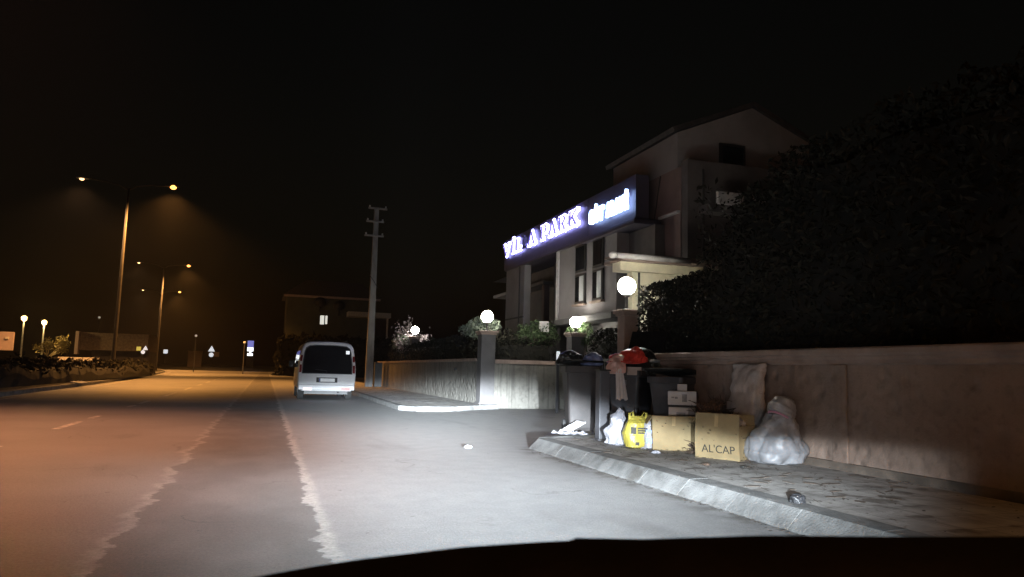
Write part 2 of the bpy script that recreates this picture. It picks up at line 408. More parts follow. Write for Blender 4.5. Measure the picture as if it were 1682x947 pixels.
# ------------------------------------------------------------------ near wall (embossed panels, stepped coping)
XN = 6.2
wall = empty('boundary_wall', (XN, 3, .15))
tag(wall, 'low tan embossed plaster wall with stepped coping running behind the rubbish', 'wall')
b = MB(); y = -7.
while y < 12.6:
    y1 = min(y + 20., 12.68); b.box(XN, XN+.2, y + .004, y1 - .004, .1, 1.36); y = y1
b.build('wall_panel', 'wallN', wall, bevel=.01)
prof = [(0, 1.33), (-.03, 1.345), (-.03, 1.385), (-.065, 1.41), (-.065, 1.43), (-.09, 1.45), (-.09, 1.5), (-.07, 1.52), (.29, 1.52), (.29, 1.45), (.22, 1.33)]
MB().loft([[Vector((XN+x, y, z)) for x, z in prof] for y in (-7, 0, 6, 12.69)]).build('coping', 'cap', wall)
MB().box(XN-.035, XN-.002, 6.75, 6.98, .1, 1.33).box(XN-.035, XN-.002, .6, .83, .1, 1.33).build('pilaster', 'wallN', wall, bevel=.01)
MB().box(XN-.05, XN-.002, -7, 12.6, .12, .24).build('plinth', mat('dirty wall foot', (.09, .07, .055), .9, .4, 3, .4, 20), wall)

# globe lamps and gate pillars
def gate_pillar(px, py, w_, ztop, z0, label, matname='pillar'):
    r = empty('gate_pillar', (px, py, z0)); tag(r, label, 'pillar', 'pillars that carry globe lamps')
    h = w_/2
    MB().box(px-h, px+h, py-h, py+h, z0-.1, ztop-.12).build('shaft', matname, r, bevel=.012)
    MB().box(px-h-.04, px+h+.04, py-h-.04, py+h+.04, z0-.1, z0+.18).build('base', matname, r, bevel=.012)
    MB().box(px-h-.03, px+h+.03, py-h-.03, py+h+.03, ztop-.12, ztop-.07).box(px-h-.07, px+h+.07, py-h-.07, py+h+.07, ztop-.068, ztop).build('cap', 'cap', r, bevel=.01)
    return r
def globe_lamp(px, py, ztop, rad, label, stem=.14):
    r = empty('globe_lamp', (px, py, ztop)); tag(r, label, 'lamp', 'white globe lamps along the walls')
    MB().lathe([(.07, 0), (.07, .02), (.03, .04), (.03, stem-.03), (.075, stem), (.075, stem+.03)], (px, py, ztop), 14).build('stem', 'black', r, smooth=False)
    MB().sphere((px, py, ztop+stem+.02+rad), rad, 24, 14).build('globe', 'globe', r, smooth=True)
    return r
gate_pillar(6.6, 22.6, .46, 2.42, 0, 'tall grey gate pillar on the far kerb corner under a globe lamp')
globe_lamp(6.6, 22.6, 2.42, .19, 'glowing white globe lamp on the grey pillar at the far kerb corner', .25)
gate_pillar(6.63, 12.95, .3, 2.4, .0, 'slim pinkish pillar behind the rubbish bins and against the hedge', 'cap')
globe_lamp(6.6, 12.95, 2.4, .175, 'big glowing globe lamp half hidden by the dark hedge edge', .28)
gate_pillar(8.9, 20.85, .4, 2.38, 0, 'dark pillar at the house corner beyond the driveway')
globe_lamp(8.9, 20.85, 2.38, .17, 'glowing globe lamp under the house windows beyond the driveway', .14)
gate_pillar(7.3, 38.4, .4, 2.85, 0, 'distant pillar behind the far wall beside the bare tree')
globe_lamp(7.3, 38.4, 2.85, .2, 'small distant globe lamp glowing beside the bare tree', .12)

# far wall beyond the driveway
fw_ = empty('boundary_wall', (6.4, 33, .1)); tag(fw_, 'pale stone clad wall with dirt streaks leading away beyond the driveway', 'wall')
b = MB(); y = 22.86
while y < 45: b.box(6.4, 6.62, y + .01, min(45., y + 2.6) - .01, .05, 1.46); y += 2.6
b.build('wall_panel', 'wallF', fw_)
MB().box(6.34, 6.68, 22.86, 45.05, 1.463, 1.56).build('coping', 'cap', fw_, bevel=.012)
MB().lathe([(.06, 0), (.06, .08), (.045, .09)], (6.37, 25.6, 1.16), 10).build('wall_fitting', 'black', fw_)
rw = empty('boundary_wall', (7.9, 22.6, 0)); tag(rw, 'short pale wall facing the camera across the driveway behind the left bin', 'wall')
MB().box(6.86, 9.3, 22.5, 22.72, -.05, 1.4).build('wall_panel', 'wallF', rw)
MB().box(6.86, 9.34, 22.44, 22.78, 1.403, 1.53).build('coping', 'cap', rw, bevel=.012)
# gate across the recess
g = empty('sliding_gate', (8.95, 17, 0)); tag(g, 'dark metal driveway gate in the shadow behind the bins', 'gate')
MB().box(8.92, 8.98, 13.1, 20.6, .08, .16).box(8.92, 8.98, 13.1, 20.6, 1.5, 1.58).box(8.92, 8.98, 13.1, 13.18, .16, 1.5).box(8.92, 8.98, 20.52, 20.6, .16, 1.5).build('gate_frame', 'frame', g)
b = MB()
for k in range(46): b.box(8.935, 8.965, 13.28+k*.158, 13.32+k*.158, .16, 1.5)
b.build('bars', 'frame', g)
mk = MB().box(8.05, 8.13, 20.2, 20.26, .0, 1.62).build('marker_post', 'steel', loc=(8.09, 20.23, 0)); tag(mk, 'thin post with a bright self-glowing tip in the dark driveway', 'post')
MB().box(8.04, 8.14, 20.185, 20.198, 1.5, 1.78).build('reflector', 'wsheet', mk)  # tip shines by its own emission instead of reflected light

# ------------------------------------------------------------------ foliage
def leaf_cloud(b, pts, size, up=.3):
    for p in pts:
        s = size*rnd.uniform(.6, 1.35)
        n = Vector((rnd.gauss(0, 1), rnd.gauss(0, 1), rnd.gauss(0, 1) + up)).normalized()
        a = n.cross(Vector((rnd.gauss(0, 1), rnd.gauss(0, 1), rnd.gauss(0, 1)))).normalized(); c = n.cross(a)
        b.v += [p - a*s, p + c*s*.45 + n*s*.15, p + a*s, p - c*s*.45 + n*s*.1]
        k = len(b.v); b.f.append((k-4, k-3, k-2, k-1))
def hedge_box(name, label, x0, x1, y0, y1, z0, zt, N, size, m, cat='hedge', bumpy=.25, parent=None, seed=0.):
    """zt(y) gives the top; leaves through a shell, solid near-black core inside for the inner shade"""
    ym = (y0+y1)/2; r = empty(name, ((x0+x1)/2, ym, z0)); tag(r, label, cat)
    core = MB(); ny = max(2, int((y1-y0)/.5))
    rings = []
    for i in range(ny+1):
        y = y0 + .12 + (y1-y0-.24)*i/ny; zz = zt(y) - .22
        rings.append([Vector((x0+.18, y, z0)), Vector((x0+.16, y, zz-.12)), Vector((x0+.4, y, zz)), Vector((x1-.3, y, zz)), Vector((x1-.15, y, zz-.3)), Vector((x1-.15, y, z0))])
    core.loft(rings).build('dark_core', 'core', r)  # solid filler body, the hedge's inner shade put into its dark colour
    b = MB(); pts = []
    for k in range(N):
        u = rnd.random()
        y = rnd.uniform(y0, y1); T = zt(y)
        bump = bumpy*noise.noise(Vector((seed, y*1.3, 0))) 
        if u < .62: z = rnd.uniform(z0, T); x = x0 + abs(rnd.gauss(0, .09)) - bumpy*.8*noise.noise(Vector((y*1.1, z*1.1, seed)))
        elif u < .85: x = rnd.uniform(x0, x1); z = T - abs(rnd.gauss(0, .1)) + bumpy*noise.noise(Vector((x*1.6, y*1.6, seed+9)))
        else: x = rnd.uniform(x0, x1); z = rnd.uniform(z0, T); y = (y0 if rnd.random() < .7 else y1) + rnd.gauss(0, .07)
        pts.append(Vector((x, y, z)))
    leaf_cloud(b, pts, size); b.build('foliage', m, r, fix=False)
    return r
tall = lambda y: 4.25 + .28*noise.noise(Vector((y*.5, 2.2, 0))) - max(0, y-7.6)**2*.19 + .15*noise.noise(Vector((y*2, 5, 0)))
hedge_box('hedge', 'huge dark overgrown hedge towering above the near wall', 6.55, 8.2, -4, 10.35, .3, tall, 30000, .055, 'hedge', bumpy=.3)
hedge_box('hedge', 'lower square clipped hedge end beside the big globe lamp', 6.72, 7.9, 10.35, 12.75, .3, lambda y: 2.92 - .03*(y-10), 9000, .045, 'hedge', bumpy=.06, seed=3.)
hedge_box('hedge', 'long dark hedge rising behind the far streaked wall', 6.75, 7.8, 23.1, 44, .3, lambda y: 2.45 - max(0, y-33)*.02 + .15*noise.noise(Vector((y*.9, 0, 4))), 9000, .07, 'hedge', bumpy=.2, seed=5.)
hedge_box('hedge', 'dark hedge above the short wall facing the driveway', 6.95, 9.1, 22.9, 24.0, .3, lambda y: 2.25 + .1*noise.noise(Vector((y*3, 1, 4))), 5000, .05, 'hedge', bumpy=.15, seed=8.)
hedge_box('hedge', 'dark shrub hedge behind the driveway gate below the house', 9.05, 9.8, 14, 20.3, .2, lambda y: 2.35 + .2*noise.noise(Vector((y*1.1, 1, 8))), 6000, .055, 'hedge', bumpy=.2, seed=11.)
def shrub(name, label, c, rx, ry, rz, N, size, m, cat='shrub', seed=0.):
    r = empty(name, (c[0], c[1], .2)); tag(r, label, cat)
    b = MB()
    for k in range(7):
        a = rnd.uniform(0, 6.28); p = Vector((c[0] + rx*.6*math.cos(a), c[1] + ry*.6*math.sin(a), c[2] + rz*rnd.uniform(-.2, .6)))
        q = Vector((c[0], c[1], .2)); b.tube([q, q.lerp(p, .5) + Vector((rnd.uniform(-.1, .1), rnd.uniform(-.1, .1), .1)), p], [.03, .02, .008], 5)
    b.build('stem', 'bark', r)
    pts = []
    while len(pts) < N:
        d = Vector((rnd.gauss(0, 1), rnd.gauss(0, 1), rnd.gauss(0, 1))).normalized()*(rnd.random()**.45)
        k = 1 + .55*noise.noise(d*2.1 + Vector((seed, 0, 0)))
        if noise.noise(Vector((d.x*3, d.y*3, d.z*3 + seed))) < -.18: continue
        pts.append(Vector((c[0] + d.x*rx*k, c[1] + d.y*ry*k, c[2] + d.z*rz*k)))
    b = MB(); leaf_cloud(b, pts, size); b.build('crown', m, r, fix=False)
    return r
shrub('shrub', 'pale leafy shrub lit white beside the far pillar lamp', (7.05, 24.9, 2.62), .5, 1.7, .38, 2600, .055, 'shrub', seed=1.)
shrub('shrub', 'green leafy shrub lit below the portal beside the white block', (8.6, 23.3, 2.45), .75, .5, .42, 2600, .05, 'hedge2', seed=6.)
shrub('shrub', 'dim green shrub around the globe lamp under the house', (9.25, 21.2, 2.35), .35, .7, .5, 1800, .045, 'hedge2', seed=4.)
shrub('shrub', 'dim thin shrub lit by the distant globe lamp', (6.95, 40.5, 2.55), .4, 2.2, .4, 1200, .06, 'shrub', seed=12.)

def branchy(name, label, base, h, m='bark', seed=1, leaf=None, nleaf=0, lsize=.05, spread=.55, depth=5, r0_=.11):
    rr = random.Random(seed); r = empty(name, base); tag(r, label, 'tree'); b = MB(); tips = []
    def grow(p, d, L, rad, k):
        q = p + d*L; mid_ = p.lerp(q, .5) + Vector((rr.uniform(-1, 1), rr.uniform(-1, 1), 0))*L*.06
        b.tube([p, mid_, q], [rad, rad*.85, rad*.7], 6)
        if k == 0: tips.append(q); return
        for j in range(3 if k > 1 else 4):
            nd = (d + Vector((rr.gauss(0, spread), rr.gauss(0, spread), rr.uniform(-.05, .35)))).normalized()
            grow(p.lerp(q, rr.uniform(.6, 1)), nd, L*rr.uniform(.6, .82), rad*.62, k-1)
        tips.append(q)
    grow(Vector(base), Vector((0, 0, 1)), h*.3, r0_, depth)
    b.build('trunk', m, r)
    if leaf:
        pts = [t_ + Vector((rr.gauss(0, .12), rr.gauss(0, .12), rr.gauss(0, .12)))*h*.28 for t_ in tips for _ in range(max(1, nleaf//len(tips)))]
        b = MB(); leaf_cloud(b, pts, lsize); b.build('crown', leaf, r, fix=False)
    return r
branchy('tree', 'pale bare branched tree behind the far wall', (7.0, 39.8, .1), 4.6, mat('pale bark', (.26, .22, .22), .9, .2, 5), 5, mat('dry leaves', (.2, .17, .18), .9, .3, 3), 900, .07, .5, 4, .12)

# ------------------------------------------------------------------ entrance portal with sign
FX = 9.3
pt = empty('entrance_portal', (FX, 24, 0)); tag(pt, 'long raised entrance portal with panelled beam carrying the lit sign', 'portal')
# beam: panelled box, rounded left end
b = MB(); segs = [(17.75, 20.9), (20.92, 24.5), (24.52, 27.2), (27.22, 29.3)]
for a, c in segs: b.box(FX, FX+.4, a, c, 5.42, 6.62)
b.loft([[Vector((FX + .2 - .2*math.cos(th), 29.305 + .55*math.sin(th), z)) for th in [math.pi*i/10 for i in range(11)]] for z in (5.42, 6.62)])
b.build('beam', 'portal', pt)
MB().box(FX-.03, FX+1.15, 17.75, 29.3, 5.32, 5.415).box(FX-.12, FX+.9, 17.6, 21.2, 5.22, 5.317).build('soffit_trim', 'portal', pt, bevel=.01)
MB().box(FX+.02, FX+.3, 26.95, 29.25, 0, 5.318).build('column', 'plaster', pt, bevel=.02)
MB().box(FX+1.0, FX+1.15, 25.9, 26.3, 0, 5.318).build('column', 'darkwall', pt)
MB().tube([(FX-.02, 27.4, .2), (FX-.02, 27.4, 5.3)], .025, 8).box(FX-.03, FX+.015, 26.9, 29.1, 3.25, 3.31).build('downpipe', 'galv', pt)
b = MB().box(8.55, 8.85, 22.95, 23.15, 2.5, 2.85).build('utility_box', 'wbox', loc=(8.7, 23.05, 2.5), bevel=.01); tag(b, 'small pale box standing above the hedge below the portal', 'box')

SG = {  # strokes of slab serif capitals on a 0..1 grid: (x0,y0,x1,y1,width factor)
 'V': [(0.08, 1, .5, 0, 1), (.92, 1, .5, 0, .6), (-.06, .96, .28, .96, .55), (.72, .96, 1.06, .96, .55)],
 'I': [(.5, 0, .5, 1, 1.2), (.2, .04, .8, .04, .5), (.2, .96, .8, .96, .5)],
 'J': [(.5, 0, .5, 1, 1.2), (.2, .04, .8, .04, .5), (.2, .96, .8, .96, .5), (.5, 1.14, .5, 1.27, 1.2)],
 'L': [(.25, 0, .25, 1, 1.2), (.02, .04, 1, .04, .55), (.02, .96, .5, .96, .5), (.97, .04, .97, .3, .5)],
 'A': [(.5, 1, .1, 0, .6), (.5, 1, .9, 0, 1.1), (.26, .36, .74, .36, .5), (-.08, .04, .28, .04, .5), (.7, .04, 1.08, .04, .5)],
 'P': [(.22, 0, .22, 1, 1.1), (.02, .96, .7, .96, .5), (.0, .04, .46, .04, .5), (.7, .96, .88, .84, .8), (.88, .88, .88, .6, 1), (.88, .62, .7, .48, .8), (.7, .48, .22, .48, .5)],
 'R': [(.22, 0, .22, 1, 1.1), (.02, .96, .7, .96, .5), (.0, .04, .42, .04, .5), (.68, .96, .84, .84, .8), (.84, .88, .84, .64, 1), (.84, .66, .7, .52, .8), (.7, .52, .22, .52, .5), (.55, .52, .88, 0, 1), (.75, .04, 1.04, .04, .5)],
 'K': [(.22, 0, .22, 1, 1.1), (.02, .96, .46, .96, .5), (.0, .04, .46, .04, .5), (.9, 1, .24, .42, .6), (.45, .6, .88, 0, 1.1), (.7, .96, 1.05, .96, .5), (.7, .04, 1.06, .04, .5)],
}
def strokes(ch, w_, grow, x0, x1, flat=False):
    """letter in the Y-Z plane: Y decreases along the reading direction"""
    b = MB(); k = 0
    return b
def letter(ch, ya, yb, z0, z1, X, sw, grow, dx0, dx1):
    b = MB(); W, H = ya - yb, z1 - z0
    for i, (u0, v0, u1, v1, wf) in enumerate(SG[ch]):
        a = Vector((0, ya - u0*W, z0 + v0*H)); c = Vector((0, ya - u1*W, z0 + v1*H)); d = (c-a).normalized(); n = Vector((0, -d.z, d.y))
        hw = sw*wf/2 + grow; a -= d*(grow); c += d*(grow)
        e = i*.0012
        vs = [Vector((X + x, 0, 0)) + p for x in (dx0 - e, dx1 + e) for p in (a - n*hw, a + n*hw, c + n*hw, c - n*hw)]
        b.add(vs, [(0, 1, 2, 3), (7, 6, 5, 4), (0, 4, 5, 1), (1, 5, 6, 2), (2, 6, 7, 3), (3, 7, 4, 0)])
    return b
sg = empty('illuminated_sign', (FX-.1, 24, 5.6)); tag(sg, 'glowing blue white lettering reading VILLA PARK on the portal beam', 'sign')
lay = [('V', 29.35, 28.5, 1), ('J', 28.35, 27.85, 1), ('L', 27.75, 27.1, 1), ('L', 27.0, 26.4, 0), ('A', 26.3, 25.4, 1), ('P', 24.95, 24.15, 1), ('A', 24.1, 23.25, 1), ('R', 23.2, 22.4, 1), ('K', 22.3, 21.45, 1)]
for ch, ya, yb, lit in lay:
    z0 = 5.93; z1 = 6.42; dw = (ya - yb)*.07; ya -= dw; yb += dw
    if lit:
        h_ = letter(ch, ya, yb, z0, z1, FX-.1, .11, .04, .0, .05).build('letter', 'halo', sg)
        letter(ch, ya, yb, z0, z1, FX-.13, .08, -.012, -.02, .02).build('letter_face', 'face', h_)
    else: letter(ch, ya, yb, z0, z1, FX-.1, .1, .0, -.02, .05).build('letter', 'faceoff', sg)
def text_mesh(s, size, mtx, extr=.03, off=0.):
    cu = bpy.data.curves.new('t', 'FONT'); cu.body = s; cu.size = size; cu.extrude = extr; cu.offset = off
    o = bpy.data.objects.new('t', cu); C.objects.link(o); bpy.context.view_layer.update()
    me = bpy.data.meshes.new_from_object(o.evaluated_get(bpy.context.evaluated_depsgraph_get()))
    b = MB(); b.add([mtx @ v.co for v in me.vertices], [tuple(p.vertices) for p in me.polygons])
    bpy.data.objects.remove(o); bpy.data.curves.remove(cu); bpy.data.meshes.remove(me)
    return b
YZ = Matrix(((0, 0, -1, 0), (-1, 0, 0, 0), (0, 1, 0, 0), (0, 0, 0, 1)))   # text x -> -Y, text y -> Z, faces -X
for ch, ya, yb in (('S', 20.52, 20.18), ('İ', 20.12, 20.0), ('T', 19.94, 19.52), ('A', 19.34, 19.05), ('L', 19.02, 18.8), ('A', 18.78, 18.5), ('N', 18.46, 18.2), ('İ', 18.14, 18.0)):
    tb = text_mesh(ch, .53, Matrix.Identity(4), .04, .04)
    xs = [v.x for v in tb.v]; k = (ya - yb)/(max(xs) - min(xs)); x0_ = min(xs)
    tb.v = [Vector((FX - .12 - v.z, ya - (v.x - x0_)*k, 5.73 + v.y)) for v in tb.v]
    tb.build('letter', 'halow', sg)

# ------------------------------------------------------------------ villa (facade block, gabled upper floors) and gatehouse
vh = empty('villa_house', (11.5, 19, 0)); tag(vh, 'large villa with gabled top floor and tall paired windows behind the lit sign', 'house')
MB().box(FX+.06, 12.2, 19.0, 23.5, 2.95, 5.31).build('wall', 'plaster', vh)
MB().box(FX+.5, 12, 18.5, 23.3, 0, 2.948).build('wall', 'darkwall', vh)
MB().box(FX+.01, FX+.1, 23.38, 23.58, 2.9, 5.31).build('corner_trim', 'wbox', vh)
for (ya, yb) in ((21.85, 21.15), (20.5, 19.85)):
    for (za, zb, lit) in ((3.4, 4.25, 1), (4.4, 5.2, 0)):
        fr = MB().box(FX-.0, FX+.055, yb-.04, ya+.04, za-.04, zb+.04).build('window', 'frame', vh)
        MB().box(FX-.02, FX-.005, yb+.04, yb+(ya-yb)*.5, za+.03, zb-.03).build('pane', 'blind' if lit else 'glass', fr)
        MB().box(FX-.02, FX-.005, yb+(ya-yb)*.5+.03, ya-.04, za+.03, zb-.03).build('pane', 'glass', fr)
    MB().box(FX-.08, FX+.05, yb-.1, ya+.1, 3.28, 3.34).build('sill', 'cap', vh)
MB().box(FX-.25, FX+.5, 18.7, 23.6, 2.72, 2.9).build('ledge', 'pillar', vh)
# reddish middle floor and gabled top floor
MB().box(10, 15.5, 16.6, 20.6, 3.0, 6.62).build('wall', 'redwall', vh)
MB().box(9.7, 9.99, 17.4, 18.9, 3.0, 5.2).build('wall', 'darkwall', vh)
gab = [(10.05, 6.62), (10.05, 7.62), (12.42, 8.62), (14.3, 7.85), (14.3, 6.62)]
gb = MB(); gb.loft([[Vector((x, y, z)) for x, z in gab] for y in (16.85, 20.7)]); gb.build('gable_wall', 'plaster', vh)
rf = [(9.9, 7.6), (9.86, 7.72), (12.42, 8.78), (14.8, 7.78), (14.75, 7.68), (12.42, 8.64)]
MB().loft([[Vector((x, y, z)) for x, z in rf] for y in (16.75, 20.9)]).build('roof', 'roof', vh)
q0, q1 = gy(1185, 236, 16.8), gy(1222, 300, 16.8)
fr = MB().box(q0.x-.05, q1.x+.05, 16.79, 16.845, q1.z-.3, q0.z+.03).build('window', 'frame', vh)
MB().box(q0.x+.04, q1.x-.04, 16.775, 16.785, q1.z-.22, q0.z-.05).build('pane', 'glass', fr)
q0, q1 = gy(1162, 313, 15.9), gy(1235, 338, 15.9)
MB().box(10.6, 14, 15.8, 15.9, q1.z-.05, q0.z).build('balcony_parapet', 'wbox', vh)
MB().box(10.35, 14, 15.9, 16.58, q1.z-.25, q1.z-.06).box(10.35, 14, 15.85, 16.58, q1.z-1.9, q1.z-1.75).build('balcony_slab', 'darkwall', vh)
MB().box(10.02, 14, 16.3, 16.598, 3.0, 6.75).build('recess_wall', 'darkwall', vh)  # dark slab painted as the shade of the balcony recess
MB().tube([(10.45, 16.25, 2.9), (10.45, 16.25, 6.5)], .03, 8).build('downpipe', 'galv', vh)
MB().tube([(9.97, 18.0, 5.2), (9.97, 17.6, 6.6)], .015, 6).build('cable', 'galv', vh)
MB().box(9.9, 9.998, 16.62, 17.6, 5.38, 5.44).build('ledge', 'wbox', vh)
MB().lathe([(.02, .35), (.3, .3), (.42, .1), (.42, 0)], (12.3, 15.4, 4.55), 20).build('awning', 'wbox', vh)
gh = empty('gatehouse', (9, 15.4, 0)); tag(gh, 'small cream gatehouse with rounded tubular roof edge lit by a globe lamp', 'building')
GY = 14.3
gpx = lambda p_, y_=GY: gy(p_, 425, y_).x
zc = gy(1060, 423, GY).z
MB().box(gpx(1046), 11, GY+.2, GY+.45, 0, zc-.3).build('wall', 'cream', gh)
MB().box(gpx(1023), 11, GY+.1, GY+.5, zc-.297, zc-.1).build('fascia', 'cream', gh)
MB().box(gpx(1021), 11.1, GY-.0, GY+.9, zc-.097, zc-.03).box(gpx(1021), 11.1, GY, GY+.88, zc+.03, zc+.075).build('roof_slab', 'cap', gh, bevel=.008)
MB().tube([(gpx(1012), GY-.03, zc), (gpx(1132), GY-.03, zc)], .062, 14).sphere((gpx(1006), GY-.03, zc), .1, 14, 8, .75).build('roof_edge', 'wbox', gh, smooth=True)
MB().tube([(gpx(1056), GY+.17, .2), (gpx(1056), GY+.17, zc-.31)], .025, 8).build('downpipe', 'frame', gh)
# villa further inside, seen through the portal
h2 = empty('villa_house', (14, 33, 0)); tag(h2, 'dark distant villa glimpsed through the portal opening', 'house')
MB().box(12.2, 18, 31, 38, 0, 6).build('wall', 'darkwall', h2)
MB().box(11.4, 12.3, 30.4, 38, 5.05, 5.2).box(11.4, 12.3, 30.4, 38, 2.6, 2.75).build('balcony_slab', 'plaster', h2)
MB().box(11.5, 11.75, 30.5, 30.8, 0, 5.05).build('column', 'redwall', h2)
MB().loft([[Vector((x, y, z)) for x, z in ((11.5, 6), (15, 7.6), (18.6, 6))] for y in (30.5, 38.5)]).build('roof', 'roof', h2)

# ------------------------------------------------------------------ white van
VY, VX = 26.9, 2.06
van = empty('van', (VX, VY, 0)); tag(van, 'white van parked at the kerb seen from behind with dark rear window', 'van')
half = [(.0, .32), (.86, .32), (.95, .40), (.99, .56), (1.0, .9), (.985, 1.2), (.93, 1.62), (.88, 1.86), (.80, 1.975), (.62, 2.03), (.0, 2.055)]
sect = half + [(-x, z) for x, z in half[::-1][1:-1]]
def vsec(y, sx=1., sz=1., tilt=0., drop=0.):
    out = []
    for x, z in sect:
        zz = .32 + (z - .32)*sz
        out.append(Vector((VX + x*sx, VY + y + tilt*max(0, z - .88), zz)))
    return out
b = MB(); b.loft([vsec(0, .94, .955, .12), vsec(.02, .965, .975, .12), vsec(.07, .99, .993, .11), vsec(.16, 1, 1, .09), vsec(1.2), vsec(3.3), vsec(3.9, .99, .96), vsec(4.4, .97, .58), vsec(4.95, .93, .48), vsec(5.05, .88, .42)])
b.build('body', 'vwhite', van, smooth=True)
def rearpt(x, z, o=0.): return Vector((VX + x, VY + .12*max(0, z-.88) - o, z))
def rear_panel(pts, o0, o1): 
    return MB().loft([[rearpt(x, z, o1) for x, z in pts], [rearpt(x, z, o0) for x, z in pts]])
win = [(-.84, .93), (.84, .93), (.83, 1.25), (.78, 1.66), (.73, 1.80), (.62, 1.87), (.3, 1.9), (-.3, 1.9), (-.62, 1.87), (-.73, 1.80), (-.78, 1.66), (-.83, 1.25)]
rw_ = rear_panel(win, -.01, .012).build('rear_window', 'vglass', van)
rear_panel([(x*1.035, .93 + (z-.93)*1.03 - (.02 if z < 1 else 0)) for x, z in win], -.012, .004).build('window_seal', 'frame', van)
MB().tube([rearpt(-.02, .95, .03), rearpt(-.02, 1.02, .04), rearpt(-.42, 1.06, .03)], .012, 6).build('wiper', 'black', rw_)
MB().box(VX+.62, VX+.74, VY+.05, VY+.06, 1.62, 1.74).build('sticker', 'wsheet', rw_)  # glows through the emissive sheeting, no lamp behind it
for s in (-1, 1):
    tl = [(s*.88, .95), (s*.955, .95), (s*.955, 1.2), (s*.925, 1.55), (s*.855, 1.55), (s*.872, 1.2)]
    lamp = rear_panel(tl, -.03, .016).build('tail_light', 'red', van)
    rear_panel([(s*.876, 1.22), (s*.948, 1.22), (s*.94, 1.34), (s*.87, 1.34)], .014, .02).build('clear_segment', 'wbox', lamp)
    rear_panel([(s*.5, .34), (s*.8, .34), (s*.8, .43), (s*.5, .43)], .06, .085).build('reflector', 'reflect', van)
MB().loft([[Vector((VX+x, VY+y, z)) for y, z in ((.05, .34), (-.06, .36), (-.075, .45), (-.06, .52), (.0, .54), (.05, .54))] for x in (-.95, -.9, .9, .95)]).build('bumper', 'vwhite', van, smooth=False, bevel=.015)
pl = MB().box(VX-.27, VX+.27, VY-.035, VY-.02, .64, .755).build('licence_plate', 'plate', van)
MB().box(VX-.27, VX-.225, VY-.04, VY-.036, .642, .753).build('plate_band', 'pblue', pl)
MB().box(VX-.36, VX+.36, VY-.02, VY+.03, .61, .83).build('plate_recess', 'galv', van, bevel=.01)
MB().box(VX-.36, VX+.36, VY-.045, VY-.0205, .79, .83).build('tailgate_handle', 'vwhite', van)
for s in (-1, 1):
    for yy in (.95, 3.85):
        whl = MB(); cx_ = VX + s*.84
        whl.loft([[Vector((cx_ + dx, VY + yy + rr_*math.cos(a), .33 + rr_*math.sin(a))) for a in [2*math.pi*k/24 for k in range(24)]] for dx, rr_ in ((-.11, .24), (-.11, .31), (-.08, .33), (.08, .33), (.11, .31), (.11, .24))])
        o = whl.build('wheel', 'rubber', van, smooth=False)
        MB().loft([[Vector((cx_ + dx, VY + yy + rr_*math.cos(a), .33 + rr_*math.sin(a))) for a in [2*math.pi*k/18 for k in range(18)]] for dx, rr_ in ((-.113, .235), (.113, .235))]).build('rim', 'rim', o)
    for (ya, yb) in ((.5, 1.7), (1.78, 2.9), (2.98, 3.7)):
        MB().add([(VX + s*1.003, VY+ya, 1.12), (VX + s*1.003, VY+yb, 1.12), (VX + s*.925, VY+yb, 1.72), (VX + s*.925, VY+ya, 1.72), (VX + s*.96, VY+ya, 1.12), (VX + s*.96, VY+yb, 1.12), (VX + s*.89, VY+yb, 1.72), (VX + s*.89, VY+ya, 1.72)], [(0, 1, 2, 3), (7, 6, 5, 4), (0, 4, 5, 1), (1, 5, 6, 2), (2, 6, 7, 3), (3, 7, 4, 0)]).build('side_window', 'vglass', van)
    MB().box(VX + s*1.0 - (.22 if s < 0 else 0), VX + s*1.0 + (.22 if s > 0 else 0), VY+3.7, VY+3.78, 1.1, 1.4).build('side_mirror', 'black', van, bevel=.03)
    MB().tube([(VX + s*.66, VY+.35, 2.01), (VX + s*.66, VY+.35, 2.1), (VX + s*.66, VY+2.9, 2.1), (VX + s*.66, VY+2.9, 2.01)], .018, 8).build('roof_rail', 'galv', van)
MB().box(VX-.75, VX+.75, VY+.25, VY+4.6, .2, .33).build('underbody', 'black', van)
MB().tube([(VX+.42, VY-.02, .27), (VX+.42, VY+.6, .27)], .03, 10).build('exhaust', 'galv', van)

# ------------------------------------------------------------------ utility pole
up_ = empty('utility_pole', (5.5, 42, .13)); tag(up_, 'tall concrete utility pole with three crossarms behind the white van', 'pole')
hp = gy(620, 343, 42).z
MB().loft([[Vector((5.48 + sx*w_, 42 + sy*w_, z)) for sx, sy in ((-1, -1), (1, -1), (1, 1), (-1, 1))] for w_, z in ((.21, .1), (.17, hp*.5), (.125, hp+.05))]).build('shaft', 'pole', up_, bevel=.03)
for zz, l0, l1 in ((hp-.02, -.52, .55), (hp-.78, -.6, .4), (hp-1.6, -.66, .42)):
    ca = MB().box(5.5+l0, 5.5+l1, 41.72, 41.82, zz-.05, zz+.05).build('crossarm', 'pole', up_, bevel=.01)
    for x in (5.5+l0+.08, 5.5+l1-.08): MB().lathe([(.03, .05), (.055, .07), (.03, .1), (.055, .13), (.02, .17)], (x, 41.77, zz), 10).build('insulator', 'rim', ca)
MB().tube([(5.24, 41.76, hp*.62), (5.48, 41.75, hp*.59), (5.72, 41.76, hp*.55)], .025, 6).build('cable', 'black', up_)
MB().box(5.85, 6.25, 42.3, 42.8, .12, 1.5).build('cabinet', 'black', up_)  # black block added for the shaded gap at the wall's end

